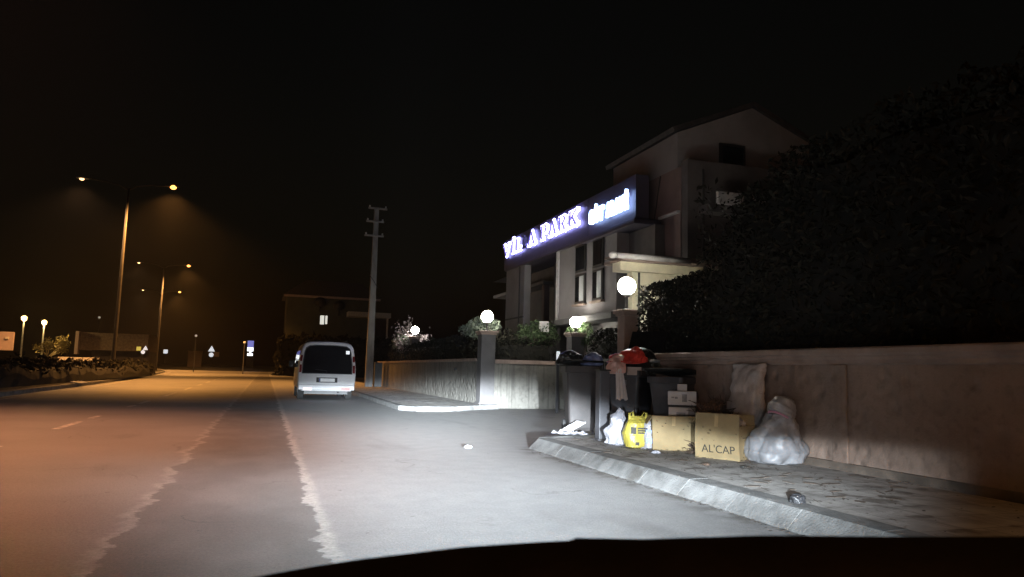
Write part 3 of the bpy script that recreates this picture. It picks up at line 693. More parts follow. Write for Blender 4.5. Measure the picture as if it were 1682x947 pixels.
# ------------------------------------------------------------------ street lamps of the median (double arms)
HL = 12.2
def street_lamp(base):
    x, y, z = base
    r = empty('street_lamp', base)
    MB().tube([(x, y, z), (x+.0, y, z+.5), (x+.02, y, z+6), (x+.05, y, z+HL-.2)], [.13, .125, .1, .06], 12).build('pole', 'galv', r, smooth=True)
    MB().box(x-.2, x+.2, y-.2, y+.2, z-.02, z+.06).build('base_plate', 'galv', r)
    MB().box(x-.06, x+.06, y-.137, y-.11, z+.6, z+1.0).build('hatch', 'steel', r)
    for s in (-1, 1):
        hx = x + s*2.55
        a = MB().tube([(x+.05, y, z+HL-.35), (x + s*.5, y, z+HL-.05), (x + s*1.4, y, z+HL+.12), (x + s*2.3, y, z+HL+.15)], [.04, .035, .03, .03], 8).build('arm', 'black', r, smooth=True)
        h = MB().loft([[Vector((hx + s*u*.42, y + v*.15*w_, z+HL+.14 + zz)) for v, zz in ((-1, 0), (-.7, .1), (.7, .1), (1, 0))] for u, w_ in ((-1, .6), (-.2, 1), (.8, .9), (1, .5))]).build('lamp_head', 'steel', a)
        h.name = 'lamp_head'
        MB().sphere((hx + s*.1, y, z+HL+.12), .2 if s > 0 else .14, 14, 8, .7).build('lamp_glass', 'sodium' if s > 0 else 'sodiumw', a, smooth=True)
        L = bpy.data.lights.new('sodium_light', 'SPOT'); L.energy = 1.; L.color = (1, .41, .085) if s > 0 else (1, .5, .2); L.spot_size = R(138); L.spot_blend = .55; L.shadow_soft_size = .2
        L.energy = LAMP_W*(1. if s > 0 else .3)
        lo = bpy.data.objects.new('sodium_light', L); C.objects.link(lo); lo.parent = r; lo.location = (hx + s*.1 - x, 0, HL - .25)
    return r
LAMP_W = 18000.
grp = 'double arm street lamps on the median'
l0 = street_lamp((-9.1, 52, .25)); tag(l0, 'nearest tall double arm street lamp on the dark median with pale pole', 'street lamp', grp)
p2 = copy_tree(l0, None, (gy(257, 590, 94).x + 9.1 + .0, 42, 0)); tag(p2, 'second double arm street lamp further along the median', 'street lamp', grp)
p3 = copy_tree(l0, None, (gy(265, 480, 128).x + 9.1, 76, -.15)); tag(p3, 'farthest small double arm street lamp on the median', 'street lamp', grp)
p4 = copy_tree(l0, None, (-8.6 + 9.1, -40, 0)); tag(p4, 'double arm street lamp on the median outside the picture at left', 'street lamp', grp)
def dim(o, k, cone=None):
    for c in o.children:
        if c.type == 'LIGHT': c.data = c.data.copy(); c.data.energy *= k; c.data.spot_size = R(cone) if cone else c.data.spot_size; c.data.spot_blend = .9 if cone and cone < 100 else .5
        dim(c, k, cone)
dim(p4, .64, 90)
for ch in p4.children:
    for k in [ch] + list(ch.children):
        if k.type == 'LIGHT': k.data.color = (1, .38, .17)
p5 = copy_tree(l0, None, (-8.6 + 9.1, -82, 0)); tag(p5, 'double arm street lamp on the median behind the viewer', 'street lamp', grp); dim(p5, 2.6, 158)

# median planting
hedge_box('median_hedge', 'low dark shrub strip growing on the road median', -10.3, -8.1, 12, 62, .2, lambda y: 1.0 + .35*noise.noise(Vector((y*.35, 3, 1))), 18000, .12, 'hedge', bumpy=.5, seed=21.).location.z = .2
b = MB()
for k in range(7): 
    p = Vector((-7.75 - rnd.random()*.25, 36 + rnd.random()*3, .17)); a_ = rnd.uniform(0, 3); b.add([p + Vector((math.cos(a_)*.25, math.sin(a_)*.25, .01)), p + Vector((-math.sin(a_)*.2, math.cos(a_)*.2, .08)), p - Vector((math.cos(a_)*.25, math.sin(a_)*.2, -.02)), p + Vector((math.sin(a_)*.2, -math.cos(a_)*.2, .0))], [(0, 1, 2), (0, 2, 3)])
tag(b.build('litter_heap', 'wbox', loc=(-7.8, 37, .16)), 'scraps of pale litter along the median edge', 'litter')

# ------------------------------------------------------------------ far left: board, park lamps, lit tree, building, barrier, signs
p = gy(0, 575, 60); q = gy(24, 545, 60)
bd = empty('billboard', (q.x-1.2, 60, 0)); tag(bd, 'board with pinkish light in its colour on a post at the left edge', 'billboard')
MB().box(q.x-3.2, q.x, 60, 60.15, p.z, q.z).build('board', 'panel', bd, bevel=.05)
MB().tube([(q.x-.9, 60.08, 0), (q.x-.9, 60.08, p.z)], .1, 10).build('post', 'panel', bd)
MB().box(q.x-.5, q.x-.3, 59.9, 59.995, q.z-.5, q.z-.35).build('fitting', 'wbox', bd)
def park_lamp(px, py, Y, label, W):
    q = gy(px, py, Y); r = empty('park_lamp', (q.x, Y, 0)); tag(r, label, 'lamp', 'park lamps beyond the road')
    MB().tube([(q.x, Y, 0), (q.x, Y, q.z-.2)], [.08, .06], 10).build('post', 'rim', r)
    MB().lathe([(.05, -.22), (.2, -.1), (.2, .0), (.22, .14), (.05, .26)], (q.x, Y, q.z), 14).build('lantern', emis('park lamp glass', (1, .6, .16), 2.6), r, smooth=True)
    L = bpy.data.lights.new('park_light', 'POINT'); L.energy = W; L.color = (1, .62, .2); L.shadow_soft_size = .2
    o = bpy.data.objects.new('park_light', L); C.objects.link(o); o.parent = r; o.location = (0, -.35, q.z)
park_lamp(40, 523, 70, 'yellow park lamp on a pale post at the far left', 500.)
park_lamp(73, 530, 76, 'yellow park lamp tangled in the branches of the lit tree', 1100.)
q = gy(80, 560, 75.2)
branchy('tree', 'small bare tree lit yellow by the park lamp at far left', (q.x, 75.2, 0), 4.6, mat('lit bark', (.3, .24, .15), .9, .2, 5), 9, mat('lamplit leaves', (.22, .18, .07), .9, .3, 3), 800, .12, .5, 4, .14)  # lamp's yellow light mixed into the bark and leaf colours
a = gy(130, 545, 72); c = gy(187, 584, 72)
bl = empty('building', ((a.x+c.x)/2, 74, 0)); tag(bl, 'low pale roadside building with slanted end across the road', 'building')
MB().box(a.x, c.x+2.6, 72, 78, 2.1, a.z).build('wall', mat('dull render', (.2, .16, .13), .9), bl)
MB().box(a.x+.9, c.x+2.6, 73, 78, 0, 2.098).build('wall', 'darkwall', bl)
MB().box(a.x-.1, a.x+.15, 71.3, 71.99, 1.7, a.z+.05).build('end_fin', 'panel', bl)
a = gy(95, 583, 62); c = gy(162, 590, 62)
bw = MB().box(a.x, c.x, 62, 62.3, c.z-.35, c.z+.12).box(a.x+.2, a.x+.5, 62.05, 62.25, 0, c.z-.35).box(c.x-.5, c.x-.2, 62.05, 62.25, 0, c.z-.35).build('barrier', 'wbox', loc=((a.x+c.x)/2, 62, 0), bevel=.03); tag(bw, 'pale horizontal roadside barrier across the road at left', 'barrier')
def road_sign(px, py, Y, label, shapes, ph):
    q = gy(px, py, Y); r = empty('road_sign', (q.x, Y, 0)); tag(r, label, 'road sign')
    MB().tube([(q.x, Y+.06, 0), (q.x, Y+.06, q.z+ph)], .035, 8).build('post', 'steel', r)
    for kind, dx, dz, s, m in shapes:
        if kind == 'tri': pl_ = [(-s, -s*.8), (s, -s*.8), (0, s)]
        elif kind == 'disc': pl_ = [(s*math.cos(2*math.pi*k/20), s*math.sin(2*math.pi*k/20)) for k in range(20)]
        else: pl_ = [(-s, -s), (s, -s), (s, s), (-s, s)]
        MB().loft([[Vector((q.x+dx+x, Y+yy, q.z+dz+z)) for x, z in pl_] for yy in (0, .03)]).build('sign_plate', m, r)
road_sign(234, 574, 70, 'road sign cluster with self-glowing yellow and white plates near the median', [('sq', -.3, .08, .17, 'yel'), ('disc', .05, -.2, .16, 'wsheet'), ('tri', .22, .15, .2, 'wsheet')], .3)
road_sign(272, 577, 150, 'small white square sign glowing beyond the median', [('sq', 0, 0, .36, 'wsheet')], .5)
road_sign(348, 578, 150, 'white triangular warning sign above a round plate at the road end', [('tri', -.08, .6, .6, 'wsheet'), ('disc', -.08, -.5, .42, 'wsheet'), ('sq', .85, -.4, .45, 'panel')], .7)
q = gy(320, 586, 150); cb = MB().box(q.x-1.2, q.x+1.2, 150, 151, .0, q.z+1.0).box(q.x-1.28, q.x+1.28, 149.93, 151.1, q.z+1.0, q.z+1.12).build('utility_cabinet', mat('brown cabinet', (.14, .1, .085), .7), loc=(q.x, 150.5, 0), bevel=.03); tag(cb, 'brownish roadside cabinet left of the triangular sign', 'cabinet')
q = gy(412, 561, 150); ts = empty('totem_sign', (q.x, 150, 0)); tag(ts, 'tall narrow lit sign blue above white beyond the van', 'sign')
z1_ = q.z + .2; z0_ = gy(412, 584, 150).z
MB().box(q.x-.65, q.x+.65, 150, 150.4, .0, z1_+.05).build('frame', 'black', ts)
MB().box(q.x-.55, q.x+.55, 149.97, 149.995, z1_-1.25, z1_).build('blue_panel', 'signblue', ts)
MB().box(q.x-.55, q.x+.55, 149.97, 149.995, z1_-2.0, z1_-1.27).box(q.x-.16, q.x+.2, 149.965, 149.99, z1_-2.4, z1_-2.01).box(q.x-.5, q.x+.5, 149.97, 149.995, z0_, z1_-2.41).build('white_panel', 'signwhite', ts)
def far_light(px, py, Y, label, st, col=(1, .9, .75)):
    q = gy(px, py, Y); r = empty('street_lamp', (q.x, Y, 0)); tag(r, label, 'street lamp')
    MB().tube([(q.x, Y, 0), (q.x, Y, q.z-.1)], .06, 8).build('pole', 'steel', r)
    MB().sphere((q.x, Y, q.z), .16, 10, 6).build('lamp_glass', emis('faint far lamp', col, st), r)
far_light(163, 521, 110, 'very faint distant lamp above the low building', .25)
far_light(322, 551, 110, 'faint distant lamp over the dark road end', .35)
far_light(402, 562, 100, 'dim sign drawn as a faint glowing ball on a pole left of the lit blue sign', .12, (1, .9, .6))  # a dim sign on a pole, built as a small glowing ball
b = MB(); rows = []
for y, z in ((146, -.02), (148, .35), (154, .75), (168, .95), (240, .9)):
    rows.append([Vector((x, y + 2*math.sin(x*.2), z + .12*noise.noise(Vector((x*.15, y, 0))))) for x in range(-70, 46, 4)])
b.loft(rows, False, False); struct(b.build('verge', 'grass', smooth=True))
# far house with lit window behind the van
HY = 100
fh = empty('house', (6, HY+4, 0)); tag(fh, 'dim two storey far house with one small lit window above the van', 'house')
a = gy(472, 486, HY); c = gy(632, 520, HY)
E_ = gy(540, 487, HY).z; xr_ = gy(618, 520, HY).x
MB().box(a.x, xr_, HY, HY+10, 0, E_).build('wall', mat('greenish grey render', (.085, .09, .075), .9, .12, 1), fh)
MB().loft([[Vector((x, y, z)) for x, z in ((a.x-.5, E_), (a.x+2.3, E_+2), (xr_-2.5, E_+2), (xr_+.6, E_))] for y in (HY-.5, HY+10.5)]).build('roof', 'roof', fh)
MB().box(a.x-.4, xr_+.4, HY-.6, HY-.001, E_-.25, E_-.01).build('eave', 'panel', fh)
q = gy(532, 525, HY-.05)
wf = MB().box(q.x-.56, q.x+.56, HY-.06, HY-.004, q.z-.66, q.z+.66).build('window', 'frame', fh)
MB().box(q.x-.48, q.x+.03, HY-.08, HY-.061, q.z-.6, q.z+.56).box(q.x+.17, q.x+.44, HY-.08, HY-.061, q.z-.54, q.z+.56).build('pane', 'winlit', wf)
for px, py in ((525, 494), (556, 500)):
    q = gy(px, py, HY+1)
    MB().sphere((q.x, HY-.2, q.z-.2), .8, 16, 10, .8).box(q.x-.08, q.x+.08, HY-.3, HY-.1, q.z-1.6, q.z-.6).build('roof_tank', 'galv', fh, smooth=True)
MB().box(gy(572, 520, HY-3).x, xr_+1.5, HY-3, HY-.62, gy(600, 520, HY-3).z, gy(600, 516, HY-3).z+.3).box(xr_+1, xr_+1.2, HY-2.9, HY-2.7, 0, gy(600, 520, HY-3).z).build('balcony_slab', 'wbox', fh)

hedge_box('hedge', 'dark tall shrubbery in front of the far house behind the van', 1.5, 16, 91, 94, .0, lambda y: 4.4, 5000, .3, 'hedge', bumpy=1.2, seed=31.)
# ------------------------------------------------------------------ rubbish on the near pavement
Z0 = .157
def wheelie(cx, cy, ang, label, m, lid_open, logo, hmul=1.):
    r = empty('wheelie_bin', (cx, cy, Z0)); tag(r, label, 'bin', 'wheelie bins on the pavement')
    T = rotz((cx, cy, Z0), ang)
    H = 1.0*hmul
    b = MB(); rings = []
    for z, wx, wy, o in ((.04, .2, .24, .02), (.1, .215, .26, .02), (H*.86, .28, .33, 0), (H*.9, .285, .335, 0), (H*.905, .31, .36, 0), (H, .31, .36, 0), (H, .285, .335, 0), (H*.9, .27, .32, 0), (.12, .2, .24, .02)):
        ring = []
        for sx, sy in ((-1, -1), (1, -1), (1, 1), (-1, 1)):
            for k in range(4):
                a_ = {(-1, -1): math.pi, (1, -1): 1.5*math.pi, (1, 1): 0, (-1, 1): .5*math.pi}[(sx, sy)] + k*math.pi/6
                ring.append(T @ Vector((sx*(wx-.05) + .05*math.cos(a_), o + sy*(wy-.05) + .05*math.sin(a_), z)))
        rings.append(ring)
    b.loft(rings).build('bin_body', m, r, bevel=.004)
    MB().tube([T @ Vector((-.28, .39, H-.02)), T @ Vector((.28, .39, H-.02))], .018, 8).build('handle', 'black', r)
    lid = MB(); prof_ = [(-.4, 0.), (-.39, .03), (-.2, .06), (.2, .075), (.36, .05), (.38, .02), (.38, 0)]
    LT = T @ Matrix.Translation((0, .38, H+.01)) @ Matrix.Rotation(R(-lid_open), 4, 'X') @ Matrix.Translation((0, -.38, 0))
    lid.loft([[LT @ Vector((x, y, z)) for y, z in prof_] for x in (-.325, -.3, 0, .3, .325)]).build('lid', 'lidp', r, bevel=.008)
    for s in (-1, 1):
        MB().loft([[T @ Vector((s*.24 + dx, .3 + .1*math.cos(a_), .1 - Z0 + .157 + .1*math.sin(a_) - .0)) for a_ in [2*math.pi*k/18 for k in range(18)]] for dx in (-.025, .025)]).build('wheel', 'rubber', r, bevel=.006)
    if logo:
        MB().box(-.06, .0, -.338, -.3345, H*.76, H*.86, T).box(.015, .07, -.338, -.3345, H*.77, H*.85, T).box(-.05, .06, -.3381, -.3346, H*.735, H*.75, T).build('emblem', 'gprint', r)
    return r
wheelie(5.78, 11.15, R(-52), 'charcoal wheelie bin heaped with rubbish and a red plastic sheet, lid thrown open', 'binp', 118, True, 1.07)
wheelie(5.13, 11.75, R(-15), 'brownish grey wheelie bin left of the steel post', 'binb', 4, False, 1.12)
# olive container beyond and dark tub with cartons
wheelie(6.0, 10.1, R(-60), 'short dark grey bin against the wall behind the white carton', 'binp', 6, False, .98)
pp = empty('steel_post', (4.93, 10.45, Z0)); tag(pp, 'thick square dark grey steel post standing before the bins', 'post')
MB().box(4.845, 5.015, 10.37, 10.53, Z0, 1.2).build('shaft', 'steel', pp, bevel=.012)
MB().box(4.8, 5.06, 10.32, 10.58, Z0, Z0+.02).build('base_plate', 'steel', pp)
MB().box(4.835, 5.025, 10.36, 10.54, 1.203, 1.225).build('cap', 'black', pp)

def blob(rings, n=40, amp=.03, fr=6., seed=0., crease=.5):
    """closed bag from rings (z, cx, cy, rx, ry), creased with ridged noise"""
    b = MB(); out = []
    N = 46; zs = [r_[0] for r_ in rings]
    for i in range(N+1):
        tt = i/N*(len(rings)-1); k = min(int(tt), len(rings)-2); u = tt - k; u = u*u*(3-2*u)
        P = [rings[k][j]*(1-u) + rings[k+1][j]*u for j in range(5)]
        ring = []
        for j in range(n):
            a_ = 2*math.pi*j/n; c_, s_ = math.cos(a_), math.sin(a_)
            e = 2.6; q_ = (abs(c_)**e + abs(s_)**e)**(-1/e)
            v = Vector((P[1] + P[3]*c_*q_, P[2] + P[4]*s_*q_, P[0]))
            d = noise.noise(v*fr + Vector((seed, seed*2, 0))); rg = (1 - abs(noise.noise(v*fr*1.8 + Vector((seed, 7, seed)))) + .55*(.7 - abs(noise.noise(v*fr*4.1 + Vector((3, seed, seed))))*1.6))*crease
            f = amp*(d + rg - crease*.7)
            if i > 0: v += Vector((c_, s_, .3*d))*f
            v.z = max(v.z, rings[0][0])
            ring.append(v)
        out.append(ring)
    return b.loft(out)
def bag(name, label, rings, m, amp, fr, seed, cat='bag', crease=.5):
    o = blob(rings, 80, amp, fr, seed, crease).build(name, m, smooth=True, loc=(rings[0][1], rings[0][2], rings[0][0])); tag(o, label, cat); return o
# white sack, right
X0, Y0 = 5.82, 7.55
wb = bag('rubbish_sack', 'bulging white plastic sack with folded neck right of the lettered box', [(Z0, X0, Y0, .2, .2), (Z0+.02, X0, Y0, .27, .28), (Z0+.14, X0, Y0, .31, .32), (Z0+.3, X0+.01, Y0, .27, .27), (Z0+.42, X0+.04, Y0-.02, .2, .2), (Z0+.52, X0+.06, Y0-.03, .17, .16), (Z0+.58, X0+.06, Y0-.03, .15, .14), (Z0+.59, X0+.06, Y0-.03, .02, .02)], 'wbag', .085, 6., 3.)
ft = Matrix.Translation((X0+.08, Y0-.06, Z0+.63)) @ Matrix.Rotation(R(24), 4, 'Y') @ Matrix.Rotation(R(40), 4, 'Z')
b = blob([(-.1, 0, 0, .12, .08), (-.08, 0, 0, .2, .13), (.0, 0, .0, .225, .14), (.1, 0, .0, .18, .12), (.14, 0, 0, .1, .07), (.15, 0, 0, .01, .01)], 36, .04, 7, 11.)
b.v = [ft @ v for v in b.v]; b.build('folded_neck', 'wbag', wb, smooth=True)
b = MB(); ring = [ft @ Vector((.2*math.cos(a_), .13*math.sin(a_), -.1)) for a_ in [2*math.pi*k/20 for k in range(21)]]
b.tube(ring, .012, 6).build('tie', mat('pinkish tie', (.45, .2, .3), .6, .2, 9), wb, smooth=True)
bag('rubbish_sack', 'small crumpled pale bag between the lettered box and the big white sack', [(Z0+.12, 5.62, 8.08, .1, .1), (Z0+.14, 5.62, 8.08, .17, .15), (Z0+.3, 5.63, 8.08, .18, .15), (Z0+.44, 5.66, 8.08, .12, .1), (Z0+.5, 5.68, 8.08, .02, .02)], 'sack', .07, 8., 22.)
# tall woven sack against the wall
sk = bag('woven_sack', 'tall beige woven sack leaning upright against the wall', [(Z0+.0, 5.98, 8.4, .1, .2), (Z0+.03, 5.98, 8.4, .15, .27), (Z0+.4, 6.0, 8.4, .15, .29), (Z0+.8, 6.05, 8.4, .11, .29), (Z0+1.08, 6.1, 8.42, .06, .3), (Z0+1.17, 6.12, 8.43, .025, .31), (Z0+1.18, 6.12, 8.43, .01, .3)], 'sack', .06, 6., 31.)
# cardboard boxes
def carton(name, label, corner, ux, w_, uy, d_, h, flaps, text=None):
    ux = Vector((ux[0], ux[1], 0)).normalized(); uy = Vector((uy[0], uy[1], 0)).normalized(); o_ = Vector((corner[0], corner[1], Z0))
    Mx = Matrix(((ux.x, uy.x, 0, o_.x), (ux.y, uy.y, 0, o_.y), (0, 0, 1, o_.z), (0, 0, 0, 1)))
    r = empty(name, o_ + ux*w_/2 + uy*d_/2); tag(r, label, 'cardboard box', 'brown cardboard boxes on the pavement')
    th = .006; b = MB()
    def wv(x0, x1, y0, y1, z0, z1, nb=6, bulge=.008):
        b.box(x0, x1, y0, y1, z0, z1, Mx)
    wv(0, w_, 0, th, 0, h); wv(0, th, th, d_-th, 0, h*.99); wv(w_-th, w_, th, d_-th, 0, h*flaps); wv(0, w_, d_-th, d_, 0, h*.97); wv(th, w_-th, th, d_-th, 0, th)
    def dent(p):
        q = p*3.1; return p + Vector((noise.noise(q + Vector((corner[0]*5, 0, 0))), noise.noise(q + Vector((0, 7, 0))), .5*noise.noise(q + Vector((0, 0, 9)))))*.017
    def crumple(o, cuts=7):
        bm = bmesh.new(); bm.from_mesh(o.data); L_ = [e for e in bm.edges if e.calc_length() > .05]
        if cuts: bmesh.ops.subdivide_edges(bm, edges=L_, cuts=cuts, use_grid_fill=True)
        w0 = WL[o.name]
        for v in bm.verts: v.co = dent(v.co + w0) - w0
        bm.to_mesh(o.data); bm.free(); return o
    crumple(b.build('box_body', 'card', r))
    # folded flaps
    fl = MB()
    fl.add([Mx @ Vector(v) for v in ((.003, .02, h*.985), (.003, d_-.02, h*.985), (-.06, d_-.04, h-.1), (-.07, .04, h-.12))], [(0, 1, 2, 3)])
    o = crumple(fl.build('flap', 'card', r)); sm_ = o.modifiers.new('s', 'SOLIDIFY'); sm_.thickness = .005
    MB().box(w_*.47, w_*.55, -.0012, .0, h*.72, h-.002, Mx).v and crumple(MB().box(w_*.47, w_*.55, -.0022, -.0005, h*.72, h-.002, Mx).build('tape_strip', 'tape', r), 3)
    if text:
        tm = text_mesh(text, .135, Mx @ Matrix.Translation((.085, -.0032, .075)) @ Matrix(((1.02, 0, 0, 0), (0, 0, -1, 0), (0, 1, 0, 0), (0, 0, 0, 1))), .0012); crumple(tm.build('lettering', 'ink', r), 0)
        tm = text_mesh('A', .1, Mx @ Matrix.Translation((w_+.0025, .1, .08)) @ Matrix(((0, 0, 1, 0), (.8, 0, 0, 0), (0, 1, 0, 0), (0, 0, 0, 1))), .0012); crumple(tm.build('lettering', 'ink', r), 0)
    # rubbish inside so it is not empty
    b = MB(); rr = random.Random(3)
    for k in range(240):
        p = Mx @ Vector((rr.uniform(.03, w_-.03), rr.uniform(.03, d_-.03), h*rr.uniform(.5, .88)*flaps)); q_ = p + Vector((rr.uniform(-.1, .1), rr.uniform(-.1, .1), rr.uniform(-.02, .05))); b.tube([p, q_], .004, 4, False)
    b.box(.012, w_-.012, .012, d_-.012, .012, h*.5, Mx).build('contents', 'twig', r)
    return r
carton('cardboard_box', 'brown box lettered AL CAP on its front side', (5.13, 8.18), (.30, -.53), .58, (.86, .46), .42, .55, .76, "AL'CAP")
carton('cardboard_box', 'plain brown box left of the lettered box', (4.99, 8.99), (.5, -.16), .56, (.16, .5), .36, .455, .95)
# white cartons stacked before the short bin
c1 = empty('white_carton', (5.78, 9.55, Z0)); tag(c1, 'white printed carton with dark tape band in front of the short bin', 'carton')
TT = rotz((5.78, 9.55, Z0), R(-32))
MB().box(-.19, .19, -.15, .15, 0, .55, TT).build('box_lower', 'wbox', c1, bevel=.006)
MB().box(-.2, .2, -.16, .16, .585, .78, TT).build('box_upper', 'wbox', c1, bevel=.006)
MB().box(-.195, .195, -.155, .155, .551, .584, TT).build('tape_band', 'ink', c1)
MB().box(-.15, -.11, -.1625, -.1605, .68, .7, TT).box(-.1, -.06, -.1625, -.1605, .67, .7, TT).box(.0, .07, -.1625, -.1605, .63, .74, TT).box(-.08, .05, -.1525, -.1505, .3, .48, TT).box(.09, .1, -.1525, -.1505, .1, .54, TT).build('print', 'gprint', c1)
t2 = MB().box(-.07, .07, -.06, .06, .783, .88, TT).build('small_white_box', 'wbox', loc=TT @ Vector((0, 0, .783)), bevel=.006); tag(t2, 'tiny white box topmost on the printed carton', 'box')
# bags left of the boxes
bag('carrier_bag', 'white carrier bag leaning on the post beside the yellow bag', [(Z0, 4.83, 9.75, .09, .09), (Z0+.02, 4.83, 9.75, .15, .13), (Z0+.2, 4.84, 9.75, .17, .14), (Z0+.36, 4.87, 9.77, .12, .1), (Z0+.47, 4.89, 9.78, .05, .03), (Z0+.52, 4.88, 9.78, .012, .012)], 'lbag', .06, 8., 41.)
yb = bag('carrier_bag', 'bright yellow carrier bag with dark print between white bags', [(Z0, 4.93, 9.3, .12, .1), (Z0+.02, 4.93, 9.3, .185, .14), (Z0+.2, 4.93, 9.3, .2, .15), (Z0+.34, 4.93, 9.31, .17, .12), (Z0+.4, 4.93, 9.31, .12, .06), (Z0+.43, 4.93, 9.31, .1, .02)], 'ybag', .035, 7., 55.)
for s in (-1, 1):
    MB().tube([(4.93+s*.12, 9.31, Z0+.36), (4.93+s*.13, 9.3, Z0+.47), (4.93+s*.08, 9.3, Z0+.49), (4.93+s*.06, 9.31, Z0+.4)], [.025, .018, .018, .025], 8).build('handle', 'ybag', yb, smooth=True)
bf = math.atan2(4.93, 9.3)
PT = Matrix.Translation((4.93, 9.3, Z0)) @ Matrix.Rotation(-bf, 4, 'Z')
b = MB(); rr = random.Random(8)
b.box(-.09, -.02, -.2, -.16, .2, .29, PT)
for k, zz in enumerate((.265, .235, .205)): b.box(.0, .13-.02*k, -.2, -.165, zz, zz+.018, PT)
b.box(-.03, .02, -.205, -.16, .05, .09, PT)
b.build('print', 'ink', yb)
pk = bag('carrier_bag', 'small blue and white printed bag beside the plain box', [(Z0, 5.03, 9.16, .06, .05), (Z0+.02, 5.03, 9.16, .1, .09), (Z0+.22, 5.05, 9.16, .1, .09), (Z0+.34, 5.05, 9.16, .07, .05), (Z0+.38, 5.05, 9.16, .02, .01)], 'lbag', .03, 9., 63.)
PT = Matrix.Translation((5.03, 9.16, Z0)) @ Matrix.Rotation(-bf, 4, 'Z')
MB().box(-.04, .065, -.118, -.07, .08, .15, PT).build('print', 'blueprint', pk); MB().box(-.05, .03, -.112, -.06, .22, .26, PT).build('print', 'blueprint', pk)
# paper and foam scraps by the post
def sheet(name, label, c, w_, d_, tilt, ang, m, fold=.06):
    T = Matrix.Translation(c) @ Matrix.Rotation(ang, 4, 'Z') @ Matrix.Rotation(tilt, 4, 'Y')
    b = MB(); n = 6; rows = []
    for i in range(n+1):
        rows.append([T @ Vector((-w_/2 + w_*i/n, -d_/2 + d_*j/n, fold*abs(noise.noise(Vector((i*.6, j*.6, c[0]*9)))) )) for j in range(n+1)])
    b.loft(rows, False, False); o = b.build(name, m, loc=c, smooth=False); md = o.modifiers.new('s', 'SOLIDIFY'); md.thickness = .012; tag(o, label, 'litter'); return o
sheet('paper_scrap', 'crumpled bluish white sheet lying flat beside the steel post', (4.62, 11.0, Z0+.04), .42, .4, R(2), R(10), 'lbag', .12)
sheet('paper_scrap', 'white board propped at a slant above the crumpled sheet', (4.74, 11.15, Z0+.13), .36, .3, R(-28), R(5), 'wbox', .03)
# heap on top of the open bin
bag('rubbish_bag', 'black refuse bag bulging out of the open bin', [(1.15, 5.85, 11.12, .2, .2), (1.2, 5.87, 11.12, .29, .25), (1.42, 5.92, 11.12, .28, .24), (1.56, 5.95, 11.12, .18, .14), (1.62, 5.96, 11.12, .03, .02)], 'blackbag', .07, 7., 71.)
rs = bag('plastic_sheet', 'crumpled red plastic sheet lying on top of the open bin', [(1.33, 5.48, 10.85, .2, .12), (1.35, 5.5, 10.85, .3, .17), (1.43, 5.57, 10.85, .26, .15), (1.54, 5.66, 10.87, .14, .1), (1.62, 5.72, 10.88, .02, .02)], 'redbag', .09, 7., 83.)
bag('rubbish_bag', 'pinkish crumpled bag hanging over the left rim of the open bin', [(1.16, 5.3, 10.75, .06, .05), (1.18, 5.3, 10.75, .12, .1), (1.34, 5.32, 10.76, .14, .11), (1.45, 5.36, 10.78, .07, .06), (1.47, 5.37, 10.78, .01, .01)], 'pink', .06, 9., 95.)
bag('rubbish_bag', 'dusky blue bag on the lid of the brown grey bin', [(1.29, 5.22, 11.5, .12, .1), (1.31, 5.22, 11.5, .17, .13), (1.45, 5.24, 11.5, .15, .12), (1.52, 5.25, 11.5, .03, .03)], 'bluebag', .06, 8., 101.)
bag('rubbish_bag', 'black bag slumped at the back of the brown grey bin lid', [(1.29, 4.95, 11.85, .15, .12), (1.31, 4.95, 11.85, .2, .17), (1.47, 4.97, 11.85, .19, .14), (1.55, 4.98, 11.85, .03, .03)], 'blackbag', .06, 8., 107.)
bag('rubbish_bag', 'dark olive bag squeezed between the black refuse bag and the lid', [(1.18, 6.12, 11.0, .08, .07), (1.2, 6.12, 11.0, .13, .11), (1.38, 6.14, 11.0, .12, .1), (1.5, 6.16, 11.0, .05, .04), (1.53, 6.16, 11.0, .01, .01)], mat('dark olive plastic', (.05, .05, .035), .35, .3, 6, .4, 20), .06, 10., 121.)
bag('food_tray', 'small pale foam tray wedged on the right of the bin heap', [(1.36, 5.98, 10.72, .05, .03), (1.37, 5.98, 10.72, .08, .05), (1.4, 5.98, 10.72, .085, .055), (1.41, 5.98, 10.72, .06, .04)], 'wbag', .02, 12., 131., 'tray')
for k, (px, py, r_, m_, lb, nm) in enumerate(((1078, 744, .05, 'lbag', 'small torn white scrap before the plain brown box', 'paper_scrap'), (1058, 737, .045, 'gprint', 'grey crumpled scrap under the yellow bag', 'paper_scrap'), (1240, 752, .06, 'wbag', 'pale crumpled scrap between lettered box and white sack', 'paper_scrap'), (1222, 768, .035, 'blackbag', 'tiny black scrap in front of the lettered box corner', 'plastic_scrap'), (1160, 764, .04, 'twig', 'brown crumpled scrap below the lettering', 'paper_scrap'), (1110, 655, .09, 'blackbag', 'low black bag behind the plain brown box', 'rubbish_bag'))):
    p = gz(px, py, .157) if py > 700 else Vector((5.35, 9.35, Z0))
    h_ = r_*(.7 if py > 700 else 3.2)
    bag(nm, lb, [(Z0, p.x, p.y, r_*.8, r_*.6), (Z0+h_*.1, p.x, p.y, r_*1.1, r_*.9), (Z0+h_*.7, p.x, p.y, r_*.8, r_*.6), (Z0+h_, p.x, p.y, r_*.1, r_*.1)], m_, r_*.5, 1.2/r_, 140. + k, 'litter' if py > 700 else 'bag')
gc = MB().box(5.5, 5.74, 10.72, 10.76, 1.15, 1.28, None).build('carton_flap', 'sack', loc=(5.62, 10.74, 1.15), bevel=.004); tag(gc, 'grey cardboard piece under the red plastic sheet', 'cardboard')
